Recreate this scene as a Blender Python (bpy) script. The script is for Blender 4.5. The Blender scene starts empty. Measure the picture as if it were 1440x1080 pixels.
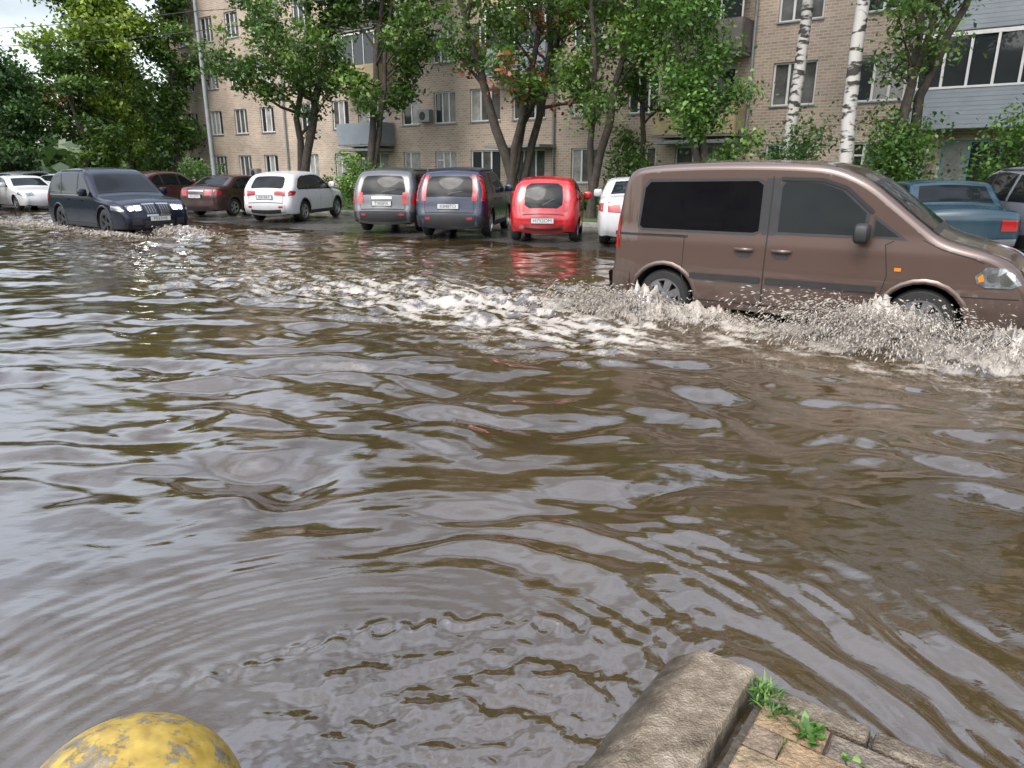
import bpy, math, random
import numpy as np
from mathutils import Vector, Matrix
from mathutils.geometry import delaunay_2d_cdt
random.seed(5); np.random.seed(5)
S=bpy.context.scene
col=S.collection
R=math.radians
# ------------------------------------------------------------------ materials
def nt(name):
    m=bpy.data.materials.new(name); m.use_nodes=True
    n=m.node_tree.nodes; l=m.node_tree.links
    return m,n,l,n['Principled BSDF']
def mat(name,c,rough=.5,metal=0,ior=1.5,coat=0,emit=None,es=0,var=0,vs=8,bump=0,bs=40,spec=.5):
    m,n,l,p=nt(name)
    p.inputs['Base Color'].default_value=(*c,1)
    p.inputs['Roughness'].default_value=rough
    p.inputs['Metallic'].default_value=metal
    p.inputs['IOR'].default_value=ior
    p.inputs['Coat Weight'].default_value=coat
    p.inputs['Coat Roughness'].default_value=.03
    p.inputs['Specular IOR Level'].default_value=spec
    if emit: 
        p.inputs['Emission Color'].default_value=(*emit,1); p.inputs['Emission Strength'].default_value=es
    tc=n.new('ShaderNodeTexCoord')
    if var:
        no=n.new('ShaderNodeTexNoise'); no.inputs['Scale'].default_value=vs; no.inputs['Detail'].default_value=6; no.inputs['Roughness'].default_value=.65
        l.new(tc.outputs['Object'],no.inputs['Vector'])
        cr=n.new('ShaderNodeValToRGB')
        cr.color_ramp.elements[0].position=.3; cr.color_ramp.elements[1].position=.7
        cr.color_ramp.elements[0].color=(*[x*(1-var) for x in c],1)
        cr.color_ramp.elements[1].color=(*[min(1,x*(1+var)) for x in c],1)
        l.new(no.outputs['Fac'],cr.inputs['Fac']); l.new(cr.outputs['Color'],p.inputs['Base Color'])
    if bump:
        no=n.new('ShaderNodeTexNoise'); no.inputs['Scale'].default_value=bs; no.inputs['Detail'].default_value=5
        l.new(tc.outputs['Object'],no.inputs['Vector'])
        b=n.new('ShaderNodeBump'); b.inputs['Strength'].default_value=bump; b.inputs['Distance'].default_value=.02
        l.new(no.outputs['Fac'],b.inputs['Height']); l.new(b.outputs['Normal'],p.inputs['Normal'])
    return m
def paint(name,c,metal=.3,dirt=.35,rough=.26,coat=.45,spec=.5):
    m,n,l,p=nt(name)
    tc=n.new('ShaderNodeTexCoord'); sp=n.new('ShaderNodeSeparateXYZ'); l.new(tc.outputs['Object'],sp.inputs[0])
    no=n.new('ShaderNodeTexNoise'); no.inputs['Scale'].default_value=5; no.inputs['Detail'].default_value=6; l.new(tc.outputs['Object'],no.inputs['Vector'])
    mr=n.new('ShaderNodeMapRange'); mr.inputs['From Min'].default_value=.85; mr.inputs['From Max'].default_value=.2
    mr.inputs['To Min'].default_value=0; mr.inputs['To Max'].default_value=dirt*2
    l.new(sp.outputs['Z'],mr.inputs['Value'])
    mu=n.new('ShaderNodeMath'); mu.operation='MULTIPLY'; l.new(mr.outputs[0],mu.inputs[0]); l.new(no.outputs['Fac'],mu.inputs[1])
    mx=n.new('ShaderNodeMix'); mx.data_type='RGBA'; mx.inputs[6].default_value=(*c,1); mx.inputs[7].default_value=(.07,.055,.042,1)
    l.new(mu.outputs[0],mx.inputs[0]); l.new(mx.outputs[2],p.inputs['Base Color'])
    r2=n.new('ShaderNodeMapRange'); r2.inputs['To Min'].default_value=rough; r2.inputs['To Max'].default_value=.6; l.new(mu.outputs[0],r2.inputs['Value'])
    l.new(r2.outputs[0],p.inputs['Roughness'])
    p.inputs['Metallic'].default_value=metal; p.inputs['Coat Weight'].default_value=coat; p.inputs['Coat Roughness'].default_value=.03
    p.inputs['Specular IOR Level'].default_value=spec
    return m
M={}
M['glass']=mat('car_glass',(.008,.010,.011),.03,0,1.33,spec=.35)
M['tint']=mat('tinted_glass',(.004,.004,.005),.04,0,1.40)
M['doorglass']=mat('door_glass',(.020,.023,.024),.03,0,1.6)
M['black']=mat('black_plastic',(.014,.014,.015),.55,var=.3)
M['rubber']=mat('tire_rubber',(.012,.012,.012),.65,bump=.2)
M['well']=mat('wheel_well_black',(.004,.004,.004),.95)
M['rim']=mat('alloy_rim',(.34,.34,.35),.3,.8)
M['rimdark']=mat('dark_rim',(.05,.05,.055),.3,.7)
M['chrome']=mat('chrome_trim',(.5,.5,.5),.15,1)
M['tail']=mat('tail_light_red',(.26,.008,.008),.12,coat=.5)
M['lens']=mat('headlight_lens',(.20,.21,.22),.06,.5,coat=1,var=.6,vs=14)
M['lit']=mat('lit_headlight',(.9,.9,.85),.1,emit=(1,.97,.9),es=14)
M['plate']=mat('plate_white',(.42,.42,.42),.4)
M['ink']=mat('plate_ink',(.02,.02,.02),.5)
M['seam']=mat('panel_gap',(.006,.006,.006),.7)
M['amber']=mat('amber_lens',(.45,.16,.02),.15)
# ------------------------------------------------------------------ mesh builder
class MB:
    def __init__(s): s.v=[];s.f=[];s.m=[];s.n=[];s.hasn=False
    def add(s,vs,fs,mi=0,N=None):
        o=len(s.v); s.v+= [tuple(map(float,v)) for v in vs]
        if N is None: s.n+=[(0.,0.,0.)]*len(vs)
        else:
            s.n+=[tuple(map(float,q)) for q in N]; s.hasn=True
            Vv=np.array([tuple(v) for v in vs],float); Nn=np.asarray(N,float); g=[]
            for f in fs:
                a,b,c=Vv[f[0]],Vv[f[1]],Vv[f[2]]
                gn_=np.cross(b-a,c-a)
                if len(f)>3: gn_=gn_+np.cross(c-a,Vv[f[3]]-a)
                g.append(f if gn_@Nn[list(f)].sum(0)>=0 else f[::-1])
            fs=g
        for f in fs: s.f.append(tuple(int(i)+o for i in f)); s.m.append(mi)
    def box(s,x0,x1,y0,y1,z0,z1,mi=0,T=None):
        vs=[(x,y,z) for z in (z0,z1) for y in (y0,y1) for x in (x0,x1)]
        if T is not None: vs=[T@Vector(v) for v in vs]
        s.add(vs,[(0,2,3,1),(4,5,7,6),(0,1,5,4),(2,6,7,3),(0,4,6,2),(1,3,7,5)],mi)
    def tube(s,pts,rad,n=8,mi=0,cap=True):
        pts=[Vector(p) for p in pts]; vs=[];fs=[]
        for i,p in enumerate(pts):
            d=(pts[min(i+1,len(pts)-1)]-pts[max(i-1,0)]).normalized()
            a=d.orthogonal().normalized() if i==0 else (a-d*a.dot(d)).normalized()
            b=d.cross(a)
            r=rad[i] if hasattr(rad,'__len__') else rad
            for k in range(n):
                t=2*math.pi*k/n; vs.append(p+a*math.cos(t)*r+b*math.sin(t)*r)
        for i in range(len(pts)-1):
            for k in range(n):
                fs.append((i*n+k,i*n+(k+1)%n,(i+1)*n+(k+1)%n,(i+1)*n+k))
        if cap: fs.append(tuple(range(n))[::-1]); fs.append(tuple((len(pts)-1)*n+k for k in range(n)))
        s.add(vs,fs,mi)
    def lathe(s,prof,n,c,mi=0,axis='y',sgn=1):
        vs=[];fs=[]
        for (h,r) in prof:
            for k in range(n):
                t=2*math.pi*k/n
                if axis=='y': vs.append((c[0]+r*math.cos(t),c[1]+sgn*h,c[2]+r*math.sin(t)))
                else: vs.append((c[0]+r*math.cos(t),c[1]+r*math.sin(t),c[2]+h))
        for i in range(len(prof)-1):
            for k in range(n): fs.append((i*n+k,i*n+(k+1)%n,(i+1)*n+(k+1)%n,(i+1)*n+k))
        s.add(vs,fs,mi)
    def ell(s,c,rad,mi=0,e=.6,n=12,m=8):
        vs=[];fs=[]
        def sp(v,e): return math.copysign(abs(v)**e,v)
        for i in range(m+1):
            ph=-math.pi/2+math.pi*i/m
            for k in range(n):
                t=2*math.pi*k/n
                vs.append((c[0]+rad[0]*sp(math.cos(ph),e)*sp(math.cos(t),e),c[1]+rad[1]*sp(math.cos(ph),e)*sp(math.sin(t),e),c[2]+rad[2]*sp(math.sin(ph),e)))
        for i in range(m):
            for k in range(n): fs.append((i*n+k,i*n+(k+1)%n,(i+1)*n+(k+1)%n,(i+1)*n+k))
        s.add(vs,fs,mi)
    def obj(s,name,mats,parent=None,smooth=False,bevel=0):
        me=bpy.data.meshes.new(name); me.from_pydata(s.v,[],s.f); me.update()
        for m in mats: me.materials.append(m)
        me.polygons.foreach_set('material_index',s.m)
        if smooth: me.polygons.foreach_set('use_smooth',[True]*len(me.polygons))
        o=bpy.data.objects.new(name,me); col.objects.link(o)
        if parent: o.parent=parent
        if smooth=='auto':
            try: me.set_sharp_from_angle(angle=R(38))
            except Exception: pass
        if s.hasn: me.normals_split_custom_set_from_vertices(s.n)
        if bevel:
            b=o.modifiers.new('bv','BEVEL'); b.width=bevel; b.segments=2; b.limit_method='ANGLE'
        return o
def empty(name,loc=(0,0,0),rz=0):
    e=bpy.data.objects.new(name,None); e.location=loc; e.rotation_euler=(0,0,rz); col.objects.link(e); e.empty_display_size=.2
    return e
# ------------------------------------------------------------------ noise
rng=np.random.RandomState(11)
PERM=rng.permutation(256); PERM=np.concatenate([PERM,PERM])
def gn(x,y,seed=0):
    x=x+seed*17.31; y=y+seed*7.77
    xi=np.floor(x).astype(int); yi=np.floor(y).astype(int); fx=x-xi; fy=y-yi
    def g(ix,iy,dx,dy):
        h=PERM[(PERM[ix&255]+iy)&255]*(2*np.pi/256)
        return np.cos(h)*dx+np.sin(h)*dy
    u=fx*fx*fx*(fx*(fx*6-15)+10); v=fy*fy*fy*(fy*(fy*6-15)+10)
    a=g(xi,yi,fx,fy); b=g(xi+1,yi,fx-1,fy); c=g(xi,yi+1,fx,fy-1); d=g(xi+1,yi+1,fx-1,fy-1)
    return (a+(b-a)*u+(c-a)*v+(a-b-c+d)*u*v)*1.5
# ------------------------------------------------------------------ cars
def chaikin(p,it=2):
    p=[np.array(q,float) for q in p]
    for _ in range(it):
        o=[p[0]]
        for i in range(len(p)-1):
            o.append(p[i]*.78+p[i+1]*.22); o.append(p[i]*.22+p[i+1]*.78)
        o.append(p[-1]); p=o
    return np.array(p)
def tri(poly,step,extra=None):
    pts=[]
    n=len(poly)
    for i in range(n):
        a=np.array(poly[i],float); b=np.array(poly[(i+1)%n],float)
        k=max(1,int(math.ceil(np.linalg.norm(b-a)/step)))
        for j in range(k): pts.append(a+(b-a)*j/k)
    nb=len(pts); P=np.array(pts); lo=P.min(0); hi=P.max(0)
    inner=[]
    gx=np.arange(lo[0]+step/2,hi[0],step); gz=np.arange(lo[1]+step/2,hi[1],step)
    X,Z=np.meshgrid(gx,gz); G=np.c_[X.ravel(),Z.ravel()]
    if extra is not None: G=np.r_[G,extra]
    if len(G):
        D=np.min(np.linalg.norm(G[:,None,:]-P[None],axis=2),axis=1)
        ins=np.zeros(len(G),bool)
        x1,y1=P[:,0],P[:,1]; x2,y2=np.roll(x1,-1),np.roll(y1,-1)
        for k in range(nb):
            c=((y1[k]>G[:,1])!=(y2[k]>G[:,1]))
            with np.errstate(divide='ignore',invalid='ignore'):
                xx=(x2[k]-x1[k])*(G[:,1]-y1[k])/(y2[k]-y1[k]+1e-12)+x1[k]
            ins^= c&(G[:,0]<xx)
        G=G[ins&(D>.006)]
        inner=list(G)
    allp=[Vector((float(q[0]),float(q[1]))) for q in pts+inner]
    r=delaunay_2d_cdt(allp,[],[list(range(nb))],1,1e-6)
    return np.array([(v.x,v.y) for v in r[0]]),[tuple(f) for f in r[2]]
def make_car(name,x,y,yaw,sp,pm,z=0.0,step=.09,lit=False):
    root=empty(name,(x,y,z),R(yaw))
    L=sp['L'];H=sp['H'];hw=sp['W']/2;r=sp.get('r',.1)
    sil=chaikin(sp['sil'],3)
    seg=np.linalg.norm(np.diff(sil,axis=0),axis=1); arc=np.r_[0,np.cumsum(seg)]
    ns_=int(arc[-1]/.05); ss=np.linspace(0,arc[-1],ns_)
    sil=np.c_[np.interp(ss,arc,sil[:,0]),np.interp(ss,arc,sil[:,1])]
    seg=np.linalg.norm(np.diff(sil,axis=0),axis=1); arc=np.r_[0,np.cumsum(seg)]
    tz=sp.get('tumble',.16)
    belt=sp['belt']
    def W(zz): return hw*np.interp(zz,[.15,.3,.5,.7,belt-.08,belt,belt+.08,H],[.93,.97,.995,1.0,.98,.968,.955,1-tz])
    ft=sp.get('ft',.2); rt=sp.get('rt',.1)
    def P(xx):
        q=np.clip((xx-(L/2-.8))/.8,0,1); w=np.clip((-(xx)-(L/2-.5))/.5,0,1)
        return 1-ft*q**2.4-rt*w**2.2
    tang=np.gradient(sil,axis=0); tang/=np.linalg.norm(tang,axis=1)[:,None]+1e-9
    nor=np.c_[-tang[:,1],tang[:,0]]
    cen=np.array([0,.7]); sg=np.sign(np.sum(nor*(sil-cen),axis=1)); nor*=np.sign(sg.sum())
    for _ in range(2):
        nor[1:-1]=(nor[:-2]+2*nor[1:-1]+nor[2:])/4; nor/=np.linalg.norm(nor,axis=1)[:,None]
    A=sil[:-1];B=sil[1:]
    def FN(pts):
        pts=np.asarray(pts,float)
        ab=(B-A)[None]; ap=pts[:,None]-A[None]
        t=np.clip((ap*ab).sum(2)/((ab*ab).sum(2)+1e-12),0,1)
        dd=np.linalg.norm(ap-t[...,None]*ab,axis=2); i=dd.argmin(1); ar=np.arange(len(pts))
        d=dd[ar,i]; tt=t[ar,i][:,None]; nn=nor[i]*(1-tt)+nor[i+1]*tt
        q=1-np.clip(d/r,0,1); c=np.sqrt(np.clip(1-q*q,0,1))
        WP=lambda a,b: W(b)*P(a)
        e=.03; gx=(WP(pts[:,0]+e,pts[:,1])-WP(pts[:,0]-e,pts[:,1]))/(2*e); gz=(WP(pts[:,0],pts[:,1]+e)-WP(pts[:,0],pts[:,1]-e))/(2*e)
        nb=np.c_[-gx,np.ones(len(pts)),-gz]; nb/=np.linalg.norm(nb,axis=1)[:,None]
        N=nb*c[:,None]+np.c_[nn[:,0],np.zeros(len(pts)),nn[:,1]]*q[:,None]; N/=np.linalg.norm(N,axis=1)[:,None]
        return W(pts[:,1])*P(pts[:,0])-r*(1-c),N
    def F(pts): return FN(pts)[0]
    zb=sp.get('sill',.24); Rw=sp['R']; Ra=Rw+sp.get('gap',.055)
    wz=Rw
    out=[tuple(p) for p in sil]
    bot=[]
    for wx in (sp['wf'],sp['wr']):
        a0=math.asin(max(-.9,(zb-wz)/Ra))
        for k in range(17):
            t=a0+(math.pi-2*a0)*k/16
            bot.append((wx+Ra*math.cos(t),wz+Ra*math.sin(t)))
    out+= [(sil[-1][0]-.03,zb)]+bot+[(sil[0][0]+.03,zb)]
    ex=np.concatenate([sil-nor*r*k for k in (.06,.2,.42,.7,1.0)])
    V,Fc=tri(out,step,ex)
    yy,NN=FN(V)
    body=MB()
    for sgn in (1,-1):
        body.add([(a[0],sgn*b,a[1]) for a,b in zip(V,yy)],Fc,0,NN*np.array([1,sgn,1]))
    Ye=W(sil[:,1])*P(sil[:,0])-r
    bow=.03+.09*np.abs(nor[:,0])**2*np.where(sil[:,1]<belt,1,.5)
    for _ in range(4): bow[1:-1]=(bow[:-2]+2*bow[1:-1]+bow[2:])/4
    def wrap(s,t,off=0):
        s=np.clip(np.asarray(s,float),0,arc[-1]);t=np.asarray(t)
        px=np.interp(s,arc,sil[:,0]);pz=np.interp(s,arc,sil[:,1]);nx=np.interp(s,arc,nor[:,0]);nz=np.interp(s,arc,nor[:,1])
        ye=np.interp(s,arc,Ye);bw=np.interp(s,arc,bow)
        o=bw*(1-t*t)+off
        return np.c_[px+nx*o,ye*t,pz+nz*o]
    def wrapN(s,t):
        s=np.asarray(s,float); nx=np.interp(s,arc,nor[:,0]);nz=np.interp(s,arc,nor[:,1]); bw=np.interp(s,arc,bow); ye=np.interp(s,arc,Ye)
        k=2*bw*t/ye*(1-np.abs(t)**6)
        N=np.c_[nx,k,nz]; return N/np.linalg.norm(N,axis=1)[:,None]
    ts=np.linspace(-1,1,17); n=len(ts)
    vs=[];ns=[]
    for i in range(len(sil)): vs+=list(wrap(np.full(n,arc[i]),ts)); ns+=list(wrapN(np.full(n,arc[i]),ts))
    body.add(vs,[(i*n+k,i*n+k+1,(i+1)*n+k+1,(i+1)*n+k) for i in range(len(sil)-1) for k in range(n-1)],0,ns)
    for wx in (sp['wf'],sp['wr']):
        for sgn in (1,-1):
            a0=math.asin(max(-.9,(zb-wz)/Ra)); prv=[]
            for k in range(15):
                t=a0+(math.pi-2*a0)*k/14
                px,pz=wx+Ra*math.cos(t),wz+Ra*math.sin(t)
                prv.append((px,pz))
            f=F(prv)
            vs=[(p[0],sgn*(q-.002),p[1]) for p,q in zip(prv,f)]+[(p[0],sgn*(hw-.42),p[1]) for p in prv]
            body.add(vs,[(k,k+1,16+k-0,15+k) for k in range(14)]+[tuple(range(15,30))],1)
            vs=[]
            for k in range(15):
                t=a0+(math.pi-2*a0)*k/14
                for rr,oo in ((Ra-.004,.0),(Ra-.002,.012),(Ra+.025,.012),(Ra+.05,-.002)):
                    px,pz=wx+rr*math.cos(t),wz+rr*math.sin(t)
                    vs.append((px,sgn*(F([(px,pz)])[0]+oo),pz))
            body.add(vs,[(k*4+j,k*4+j+1,(k+1)*4+j+1,(k+1)*4+j) for k in range(14) for j in range(3)],2 if sp.get('clad') else 0)
    body.box(-L/2+.15,L/2-.2,-hw+.2,hw-.2,zb-.03,zb+.12,1)
    body.obj('body',[pm,M['well'],M['black']],root,smooth='auto')
    D=MB(); names=['glass','black','seam','tail','lens','chrome','tint','plate','lit','amber','doorglass']
    mats=[M[k] for k in names]+[pm]; names=names+['paint']
    def side(poly,mk,off=.004,both=True,st=.07):
        v,f=tri(poly,st); y2,n2=FN(v); y2=y2+off
        for sgn in ((1,-1) if both else (-1,)):
            D.add([(a[0],sgn*b,a[1]) for a,b in zip(v,y2)],f,names.index(mk),n2*np.array([1,sgn,1]))
    def strip(pts,w,mk='seam',off=.003):
        pts=[np.array(p,float) for p in pts]
        for a,b in zip(pts[:-1],pts[1:]):
            d=b-a; l=np.linalg.norm(d); 
            if l<1e-6: continue
            nn=np.array([-d[1],d[0]])/l*w/2; k=max(1,int(l/.06)); q=[]
            for j in range(k+1):
                c=a+d*j/k; q+= [c-nn,c+nn]
            yv,n2=FN(q); yv=yv+off
            for sgn in (1,-1):
                D.add([(p[0],sgn*t,p[1]) for p,t in zip(q,yv)],[(2*j,2*j+1,2*j+3,2*j+2) for j in range(k)],names.index(mk),n2*np.array([1,sgn,1]))
    def s_of(p):
        d=np.linalg.norm(sil-np.array(p),axis=1); i=int(np.argmin(d)); best=arc[i];bd=9
        for j in (max(0,i-1),min(len(A)-1,i)):
            a,b=A[j],B[j];ab=b-a;t=np.clip(np.dot(np.array(p)-a,ab)/(ab@ab+1e-12),0,1);dd=np.linalg.norm(np.array(p)-a-t*ab)
            if dd<bd: bd=dd;best=arc[j]+t*seg[j]
        return best
    def wr(poly,mk,off=.005,mirror=False,st=.08):
        q=[(s_of((a,b)),c) for a,b,c in poly]
        for sg in ((1,-1) if mirror else (1,)):
            v,f=tri(q,st); w=wrap(v[:,0],v[:,1]*sg,off); D.add(w,f,names.index(mk),wrapN(v[:,0],v[:,1]*sg))
    sp['deco'](side,strip,wr,D,names,F)
    D.obj('trim_and_glass',mats,root,smooth='auto')
    Wm=MB(); n=28
    tw=.2
    for wx in (sp['wf'],sp['wr']):
        for sgn in (1,-1):
            yo=hw-.035
            c=(wx,sgn*(yo-tw/2),wz)
            Wm.lathe([(-tw/2,Rw*.62),(-tw/2,Rw*.9),(-tw/2+.02,Rw*.975),(-tw/2+.05,Rw),(tw/2-.05,Rw),(tw/2-.02,Rw*.975),(tw/2,Rw*.9),(tw/2,Rw*.68),(tw/2-.015,Rw*.66)],n,c,0,sgn=sgn)
            Wm.lathe([(tw/2-.013,Rw*.67),(tw/2-.005,Rw*.62),(tw/2-.04,Rw*.58),(tw/2-.09,Rw*.5),(tw/2-.09,.01)],n,c,2,sgn=sgn)
            Wm.lathe([(tw/2-.012,Rw*.675),(tw/2-.002,Rw*.66),(tw/2-.004,Rw*.6),(tw/2-.03,Rw*.58)],n,c,1,sgn=sgn)
            Wm.lathe([(tw/2-.03,Rw*.2),(tw/2-.01,Rw*.17),(tw/2-.004,.005)],12,c,1,sgn=sgn)
            ns=sp.get('spokes',7)
            for k in range(ns):
                T=Matrix.Translation(c)@Matrix.Rotation(2*math.pi*k/ns+.3,4,'Y')
                w1=Rw*sp.get('spw',.09);y1=sgn*(tw/2-.012);y0=sgn*(tw/2-.06)
                vs=[T@Vector(q) for q in [(-w1*.9,y1,Rw*.12),(w1*.9,y1,Rw*.12),(w1*1.2,y1+sgn*.005,Rw*.6),(-w1*1.2,y1+sgn*.005,Rw*.6),(-w1*.9,y0,Rw*.12),(w1*.9,y0,Rw*.12),(w1*1.2,y0,Rw*.6),(-w1*1.2,y0,Rw*.6)]]
                Wm.add(vs,[(0,1,2,3),(0,4,5,1),(1,5,6,2),(2,6,7,3),(3,7,4,0)],1)
    Wm.obj('wheels',[M['rubber'],M[sp.get('rim','rim')],M['well']],root,smooth='auto')
    mi=MB(); mx,mz=sp['mir']
    for sgn in (1,-1):
        yb=float(F([(mx,mz)])[0])
        mi.ell((mx,sgn*(yb+.14),mz+.06),(.075,.11,.10),0,.55)
        mi.box(mx-.03,mx+.05,sgn*yb-.03,sgn*(yb)+sgn*.08+.0,mz-.04,mz+.02,1)
    mi.obj('mirrors',[M['black'] if sp.get('mblack') else pm,M['black']],root,smooth='auto')
    for (face,txt) in sp.get('plates',[]):
        zz=face[1]; s=s_of((face[0],zz)); p=wrap([s],[0.],.018)[0]
        pl=MB(); dx=.008
        pl.box(p[0]-dx,p[0]+dx,-.26,.26,p[2]-.056,p[2]+.056,0); 
        pl.box(p[0]-dx*.8,p[0]+dx*.8,-.275,.275,p[2]-.068,p[2]+.068,1)
        pl.obj('number_plate',[M['plate'],M['black']],root)
        cu=bpy.data.curves.new('number_text','FONT'); cu.body=txt; cu.size=.115; cu.align_x='CENTER'; cu.align_y='CENTER'; cu.materials.append(M['ink'])
        t=bpy.data.objects.new('number_text',cu); col.objects.link(t); t.parent=root
        if p[0]<0: m=Matrix(((0,0,-1,p[0]-dx-.003),(-1,0,0,0),(0,1,0,p[2]),(0,0,0,1)))
        else: m=Matrix(((0,0,1,p[0]+dx+.003),(1,0,0,0),(0,1,0,p[2]),(0,0,0,1)))
        t.matrix_local=m
    return root
def circ(cx,cz,r,k=10): return [(cx+r*math.cos(2*math.pi*i/k),cz+r*math.sin(2*math.pi*i/k)) for i in range(k)]
# --- van
def deco_van(side,strip,wr,D,names,F):
    side([(-1.73,1.12),(-1.69,1.57),(-1.62,1.66),(-.36,1.68),(-.29,1.64),(-.29,1.12),(-.36,1.08),(-1.67,1.08)],'black',.003)
    side([(-1.70,1.14),(-1.66,1.56),(-1.60,1.63),(-.38,1.65),(-.32,1.61),(-.32,1.13),(-.38,1.11),(-1.66,1.11)],'tint',.006)
    side([(-.15,1.10),(-.15,1.60),(-.10,1.675),(.28,1.66),(.50,1.585),(.75,1.37),(.745,1.10)],'black',.003)
    side([(-.12,1.13),(-.12,1.59),(-.08,1.645),(.27,1.63),(.47,1.56),(.715,1.35),(.715,1.13)],'doorglass',.006)
    side([(.79,1.11),(.79,1.335),(1.12,1.10)],'black',.003)
    side([(.81,1.13),(.81,1.29),(1.04,1.13)],'doorglass',.006)
    strip([(-.14,1.675),(.28,1.665),(.51,1.59),(.78,1.36)],.035,'seam',.016)
    side([(-.29,1.09),(-.29,1.68),(-.15,1.68),(-.15,1.09)],'black',.002)
    strip([(-1.06,.34),(-1.14,.6),(-1.14,1.04),(-1.78,1.04)],.010); strip([(-.22,.32),(-.22,1.7)],.012,'seam',.005)
    strip([(.98,.75),(.93,1.05),(1.0,1.09)],.010); strip([(.86,.34),(.95,.6),(.98,.75)],.01)
    strip([(-1.05,.33),(.86,.33)],.010)
    strip([(-1.98,1.035),(-1.1,1.035)],.028,'seam')
    side([(-1.04,.575),(-1.04,.635),(-.25,.635),(-.25,.575)],'black',.02); side([(-.19,.575),(-.19,.635),(.90,.635),(.90,.575)],'black',.02)
    for hx in (-.45,-.05):
        yb=float(F([(hx,.93)])[0])
        for sg in (1,-1):
            D.add([(hx+a,sg*(yb+b),.93+c) for a,b,c in [(-.10,.035,.015),(.1,.035,.015),(.1,.035,-.02),(-.1,.035,-.02),(-.10,.0,.015),(.1,.0,.015),(.1,.0,-.02),(-.1,.0,-.02)]],[(0,1,2,3),(0,4,5,1),(1,5,6,2),(2,6,7,3),(3,7,4,0)],names.index('paint'))
        side([(hx-.08,.86),(hx-.06,.9),(hx+.06,.9),(hx+.08,.86),(hx+.05,.84),(hx-.05,.84)],'black',.003)
    side([(1.04,.80),(1.04,.835),(1.10,.835),(1.10,.80)],'amber',.006)
    side([(-2.10,.3),(-2.12,.56),(-2.06,.60),(-1.79,.58),(-1.79,.5),(-1.82,.3)],'paint',.010)
    side([(-2.06,.26),(-2.09,.34),(-1.8,.32),(-1.78,.26)],'black',.014)
    side([(-2.03,.86),(-2.02,1.24),(-1.96,1.24),(-1.96,.86)],'tail',.008)
    wr([(-2.06,.86,.86),(-2.03,1.24,.84),(-2.03,1.24,1.0),(-2.06,.86,1.0)],'tail',mirror=True)
    wr([(-2.03,1.12,.8),(-1.96,1.6,.78),(-1.96,1.6,-.78),(-2.03,1.12,-.8)],'tint')
    wr([(.72,1.63,.97),(1.36,1.15,1.0),(1.36,1.15,-1.0),(.72,1.63,-.97)],'black',.003)
    wr([(.77,1.60,.94),(1.30,1.19,.97),(1.30,1.19,-.97),(.77,1.60,-.94)],'glass',.006)
    H_=[(1.74,.74),(1.72,.80),(1.80,.89),(1.95,.885),(2.05,.80),(2.10,.74),(2.02,.70),(1.82,.70)]
    side(H_,'lens',.008); side(circ(1.98,.79,.065),'chrome',.012); side(circ(1.86,.795,.045),'chrome',.012)
    side([(1.76,.745),(1.745,.79),(1.78,.83),(1.80,.76)],'amber',.012)
    wr([(2.14,.70,.76),(2.06,.86,.78),(2.06,.86,1.0),(2.14,.70,1.0)],'lens',mirror=True)
    wr([(2.16,.70,.66),(2.09,.82,.66),(2.09,.82,-.66),(2.16,.70,-.66)],'black')
    wr([(2.2,.5,.6),(2.2,.34,.7),(2.2,.34,-.7),(2.2,.5,-.6)],'black')
    strip([(1.62,.60),(2.15,.60)],.010)
    strip([(1.42,1.03),(1.70,.955),(1.78,.92)],.010); strip([(1.25,1.11),(1.42,1.03)],.008)
VAN=dict(L=4.4,W=1.80,H=1.84,R=.32,wf=1.32,wr=-1.36,belt=1.05,tumble=.10,sill=.25,ft=.14,rt=.16,r=.085,mir=(.72,1.10),mblack=True,spokes=7,spw=.12,gap=.06,deco=deco_van,
 sil=[(-2.03,.26),(-2.09,.34),(-2.09,.60),(-2.05,.64),(-2.05,.95),(-2.02,1.25),(-1.96,1.60),(-1.87,1.77),(-1.6,1.82),(-.8,1.85),(0,1.84),(.4,1.80),(.72,1.66),(1.0,1.44),(1.34,1.17),(1.48,1.10),(1.85,1.01),(2.06,.90),(2.14,.74),(2.2,.58),(2.2,.36),(2.1,.25)])
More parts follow.
